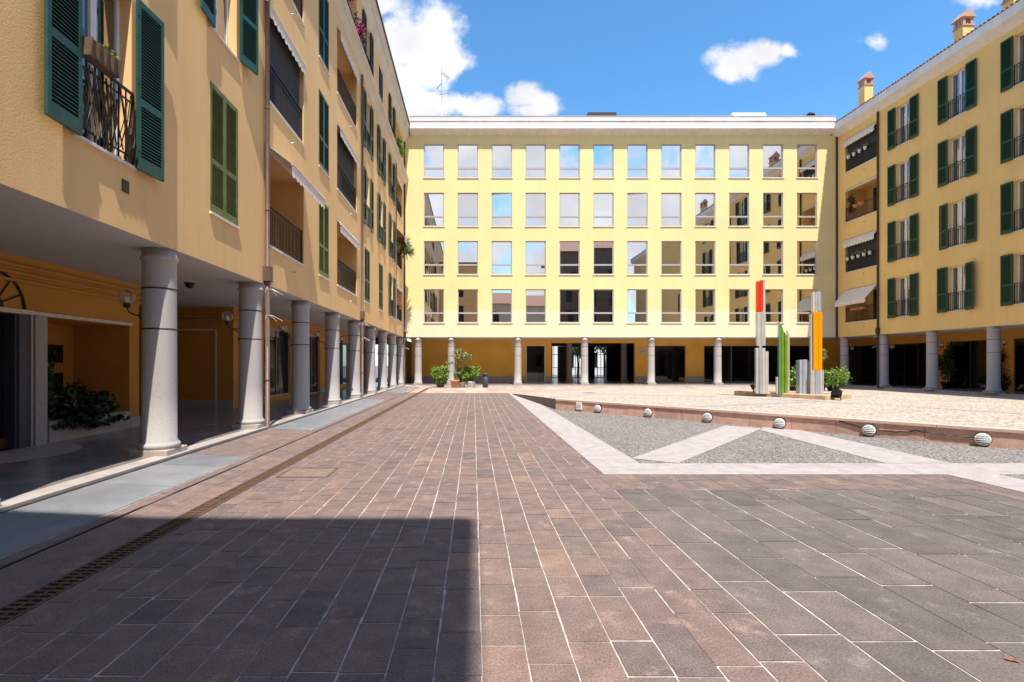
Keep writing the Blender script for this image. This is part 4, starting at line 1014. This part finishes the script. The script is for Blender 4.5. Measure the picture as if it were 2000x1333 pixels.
def pots(label, y, z, m, n, group, leafm='leaf', name='flower_pot', r=.10):
    for k in range(n):
        lab = label[k]
        t = thing(name, lab, 'flower pot', (XR-.06, y - k*.5, z), 0, group); rnd = random.Random(int(z*10)+k)
        pot_mesh(r*.7, r, .2).build('pot', m, t); b = MB(); foliage(b, (0, 0, .3), (.14, .2, .14), 90, .08, rnd, .2); b.build('foliage', leafm, t)
gp = 'pots on the right building balconies'
pots(['white pot hung on the top right balcony rail, %s from the corner' % ordn[k] for k in range(4)], 35.3, ROW[3]+.85, 'lampwhite', 4, gp, 'leaf_olive')
pots(['orange pot on the ivy screened right balcony, nearer the corner', 'orange pot on the ivy screened right balcony, nearer the downpipe'], 34.6, ROW[2]+.75, 'terracotta', 2, gp, 'petal_red', r=.2)
pots(['small pot on the second floor rail of the right corner balcony, %s from the corner' % ordn[k] for k in range(5)], 35.4, ROW[1]+.80, 'lampwhite', 5, gp, 'leaf_olive')
t = thing('trough_planter', 'long orange trough on the lowest right balcony rail', 'planter', (XR-.08, 34.4, ROW[0]+.78))
b = MB(); b.bbox(-.1, .1, -.6, .6, 0, .18, .01); b.build('trough', 'terracotta', t); b = MB(); foliage(b, (0, 0, .24), (.12, .55, .1), 160, .07, random.Random(2), .2); b.build('foliage', 'leaf_olive', t)
t = thing('dry_creeper', 'tangled brown creeper covering one end of a right building balcony', 'plant', (XR-.05, 35.0, ROW[2]+1.05)); b = MB(); foliage(b, (0, 0, 0), (.14, .55, .95), 1100, .09, random.Random(41), .1); b.build('foliage', 'twig', t)
# dark climbers and bicycles in the right arcade
for k, (y, lab) in enumerate(((31.0, 'dark climbing plant in the right arcade beside the orange pier'), (27.9, 'dark climbing plant in the right arcade between two columns'), (24.6, 'dark climbing plant in the right arcade nearest the bicycle'))):
    t = thing('climbing_plant', lab, 'plant', (XR+2.75, y, ZF), 0, 'climbers in the right arcade'); rnd = random.Random(50+k)
    b = MB(); foliage(b, (0, 0, 1.35), (.25, .65, 1.3), 1100, .16, rnd, .3); b.build('foliage', 'leaf_dark', t)
    MB().tube([(.1, 0, .2), (.1, .1, 1.2), (.12, -.1, 2.3)], .03, 6).build('stem', 'bark', t)
    pot_mesh(.2, .28, .4).build('pot', 'dark_panel', t)
def bicycle(loc, rz, label):
    t = thing('bicycle', label, 'bicycle', loc, rz, 'bicycles in the right arcade')
    for x in (-.52, .52):
        b = MB(); b.tube([(x+.33*math.cos(a*math.pi/12), 0, .34+.33*math.sin(a*math.pi/12)) for a in range(25)], .02, 6); o = b.build('wheel', 'iron', t)
        s = MB(); [s.tube([(x, 0, .34), (x+.32*math.cos(a), 0, .34+.32*math.sin(a))], .003, 4) for a in [k*math.pi/6 for k in range(12)]]; s.build('spokes', 'spike', o)
    b = MB(); 
    for p, q in (((-.52, 0, .34), (-.05, 0, .30)), ((-.05, 0, .30), (-.18, 0, .82)), ((-.18, 0, .78), (.38, 0, .80)), ((-.05, 0, .30), (.40, 0, .72)), ((-.52, 0, .34), (-.17, 0, .76)), ((.52, 0, .34), (.36, 0, .95))): b.tube([p, q], .017, 6)
    b.build('frame', 'frame_grey', t)
    b = MB(); b.tube([(.22, -.28, 1.0), (.36, -.1, 1.0), (.36, .1, 1.0), (.22, .28, 1.0)], .013, 6); b.build('handlebar', 'spike', t)
    b = MB(); b.sphere((-.2, 0, .87), .09, 10, sz=.45); b.build('saddle', 'lampglass', t)
bicycle((XR+1.6, 24.6, ZF), R(80), 'pale bicycle parked in the dark right arcade, left of the pair')
bicycle((XR+1.7, 23.9, ZF), R(100), 'pale bicycle parked in the dark right arcade at the photo edge')
# street trees behind the passage
for k, (x, y, lab) in enumerate(((12.2, 60, 'leafy street tree seen in the left part of the passage'), (15.6, 61, 'leafy street tree seen in the right part of the passage'))):
    t = thing('street_tree', lab, 'tree', (x, y, 0), 0, 'street trees behind the passage'); rnd = random.Random(70+k)
    MB().tube([(0, 0, 0), (.05, 0, 1.5), (-.05, 0, 3.2)], .14, 8, .08).build('trunk', 'bark', t)
    b = MB(); foliage(b, (0, 0, 4.0), (1.9, 1.7, 1.7), 2200, .3, rnd, .4); b.build('crown', 'leaf', t)

# ------------------------------------------------------------------ glass sculpture on a stone base
P = Vector((11.83, 23.3)); Q = Vector((13.84, 20.1)); dr = (Q-P).normalized(); nn = Vector((-dr.y, dr.x)); Lb = (Q-P).length; rz = math.atan2(dr.y, dr.x)
zb = .16
t = thing('stone_base', 'low frame of tan stone beams filled with pebbles under the sculpture', 'base', (P.x, P.y, zb), rz)
for nm, (x0, x1, y0, y1) in (('beam', (0, Lb, 0, .32)), ('beam', (0, Lb, 1.9, 2.2)), ('beam', (0, .3, .325, 1.895)), ('beam', (Lb-.3, Lb, .325, 1.895))):
    b = MB(); b.bbox(x0, x1, y0, y1, -.12, .21, .03); b.build(nm, 'beam', t)
b = MB(); b.box(.305, Lb-.305, .325, 1.895, -.1, .16); b.build('pebble_fill', 'earth', t)
def pillar(name, label, pxl, Y, pieces, rot=R(-20)):
    X = (pxl-925)/1000.0*Y
    o = thing(name, label, 'sculpture', (X, Y, .32), rot, 'coloured glass columns of the sculpture')
    for nm, m, x0, x1, y0, y1, z0, z1 in pieces:
        b = MB(); dzx = 0
        b.bbox(x0, x1, y0, y1, z0, z1, .012); b.build(nm, m, o)
    return o
Y = 22.0
pillar('glass_column', 'tallest glass column with a red block on top', 1486, Y, [
    ('slab', 'clear_acrylic', -.22, -.10, -.16, .16, 0, 1.95), ('slab', 'blue_acrylic', -.095, .02, -.18, .14, 0, 2.05), ('slab', 'clear_acrylic', .025, .15, -.16, .17, 0, 1.95), ('slab', 'clear_acrylic', .155, .27, -.12, .14, 0, 1.8),
    ('shaft', 'clear_acrylic', -.19, .0, -.12, .12, 2.055, 3.48), ('shaft', 'clear_acrylic', .005, .16, -.13, .11, 2.055, 3.5), ('red_block', 'red_acrylic', -.185, -.06, -.12, .12, 3.505, 4.82), ('red_block', 'red_acrylic', -.05, .06, -.125, .1, 3.505, 4.86), ('edge_strip', 'clear_acrylic', .07, .155, -.1, .1, 3.505, 4.87)])
gp_ = pillar('glass_column', 'green glass column with slanting tops', 1531, 21.6, [
    ('green_slab', 'teal_acrylic', -.21, -.13, -.14, .14, 0, 3.1), ('green_slab', 'green_acrylic', -.125, -.01, -.15, .12, 0, 2.95), ('green_slab', 'green_acrylic', .0, .10, -.17, .10, 0, 2.62), ('clear_slab', 'clear_acrylic', .11, .19, -.1, .16, 0, 2.7), ('clear_slab', 'clear_acrylic', -.30, -.22, -.1, .1, 0, .72)])
for o in gp_.children:   # slanting tops
    me = o.data; xs_ = [v.co.x for v in me.vertices]; zt = max(v.co.z for v in me.vertices)
    if zt > 1:
        for v in me.vertices:
            if v.co.z > zt-.03: v.co.z -= (v.co.x - min(xs_)) * 3.2
pillar('glass_column', 'short clear glass column beside the orange one', 1568, 21.3, [
    ('slab', 'blue_acrylic', -.20, -.07, -.15, .15, 0, 1.42), ('slab', 'blue_acrylic', -.065, .10, -.16, .14, 0, 1.45), ('slab', 'clear_acrylic', .105, .21, -.14, .15, 0, 1.40)], R(-8))
pillar('glass_column', 'tall glass column with a long orange block', 1593, 21.0, [
    ('slab', 'clear_acrylic', -.22, -.06, -.16, .14, 0, 1.0), ('slab', 'blue_acrylic', -.055, .08, -.17, .12, 0, .98), ('slab', 'clear_acrylic', .085, .25, -.15, .15, 0, 1.0),
    ('orange_block', 'orange_acrylic', -.12, .06, -.15, .12, 1.005, 3.4), ('orange_block', 'orange_acrylic', .065, .20, -.14, .11, 1.005, 3.38), ('edge_strip', 'clear_acrylic', -.21, -.125, -.1, .1, 1.005, 3.3), ('top_shaft', 'clear_acrylic', -.14, .02, -.11, .1, 3.405, 4.2), ('top_shaft', 'blue_acrylic', .025, .16, -.11, .1, 3.405, 4.22)])
for k, (pxl, Yy, z, lab, m, a) in enumerate(((1472, 22.6, .36, 'white faced spotlight at the left foot of the red glass column', 'lampwhite', 60), (1633, 20.2, .17, 'black box spotlight standing right of the stone base', 'dark_panel', -60))):
    t = thing('spotlight', lab, 'spotlight', ((pxl-925)/1000*Yy, Yy, z), R(a), 'spotlights round the sculpture')
    s = 1 if k else .75
    b = MB(); b.bbox(-.15*s, .15*s, -.10*s, .10*s, .12, .12+.30*s, .02); b.xform(Matrix.Translation((0, 0, .15)) @ Matrix.Rotation(R(-25), 4, 'X') @ Matrix.Translation((0, 0, -.15))); b.build('housing', 'dark_panel', t)
    b = MB(); b.box(-.13*s, .13*s, -.112*s, -.102*s, .14, .10+.30*s); b.xform(Matrix.Translation((0, 0, .15)) @ Matrix.Rotation(R(-25), 4, 'X') @ Matrix.Translation((0, 0, -.15))); b.build('lens', m, t)
    b = MB(); b.box(-.18*s, -.155*s, -.02, .02, 0, .3*s+.02); b.box(.155*s, .18*s, -.02, .02, 0, .3*s+.02); b.box(-.18*s, .18*s, -.05, .05, -.01, .012); b.build('bracket', 'iron', t)
t = thing('fallen_leaf', 'curled brown fallen leaf on the grey slabs at the lower right', 'leaf', (2.89, 2.75, .008), R(-35))
b = MB(); b.add([(-.035, 0, .004), (-.01, -.012, .002), (.02, -.01, .006), (.04, 0, .014), (.02, .011, .010), (-.01, .013, .008), (.0, 0, .001)], [(6, 0, 1), (6, 1, 2), (6, 2, 3), (6, 3, 4), (6, 4, 5), (6, 5, 0)]); b.build('blade', 'leaf_dry', t)
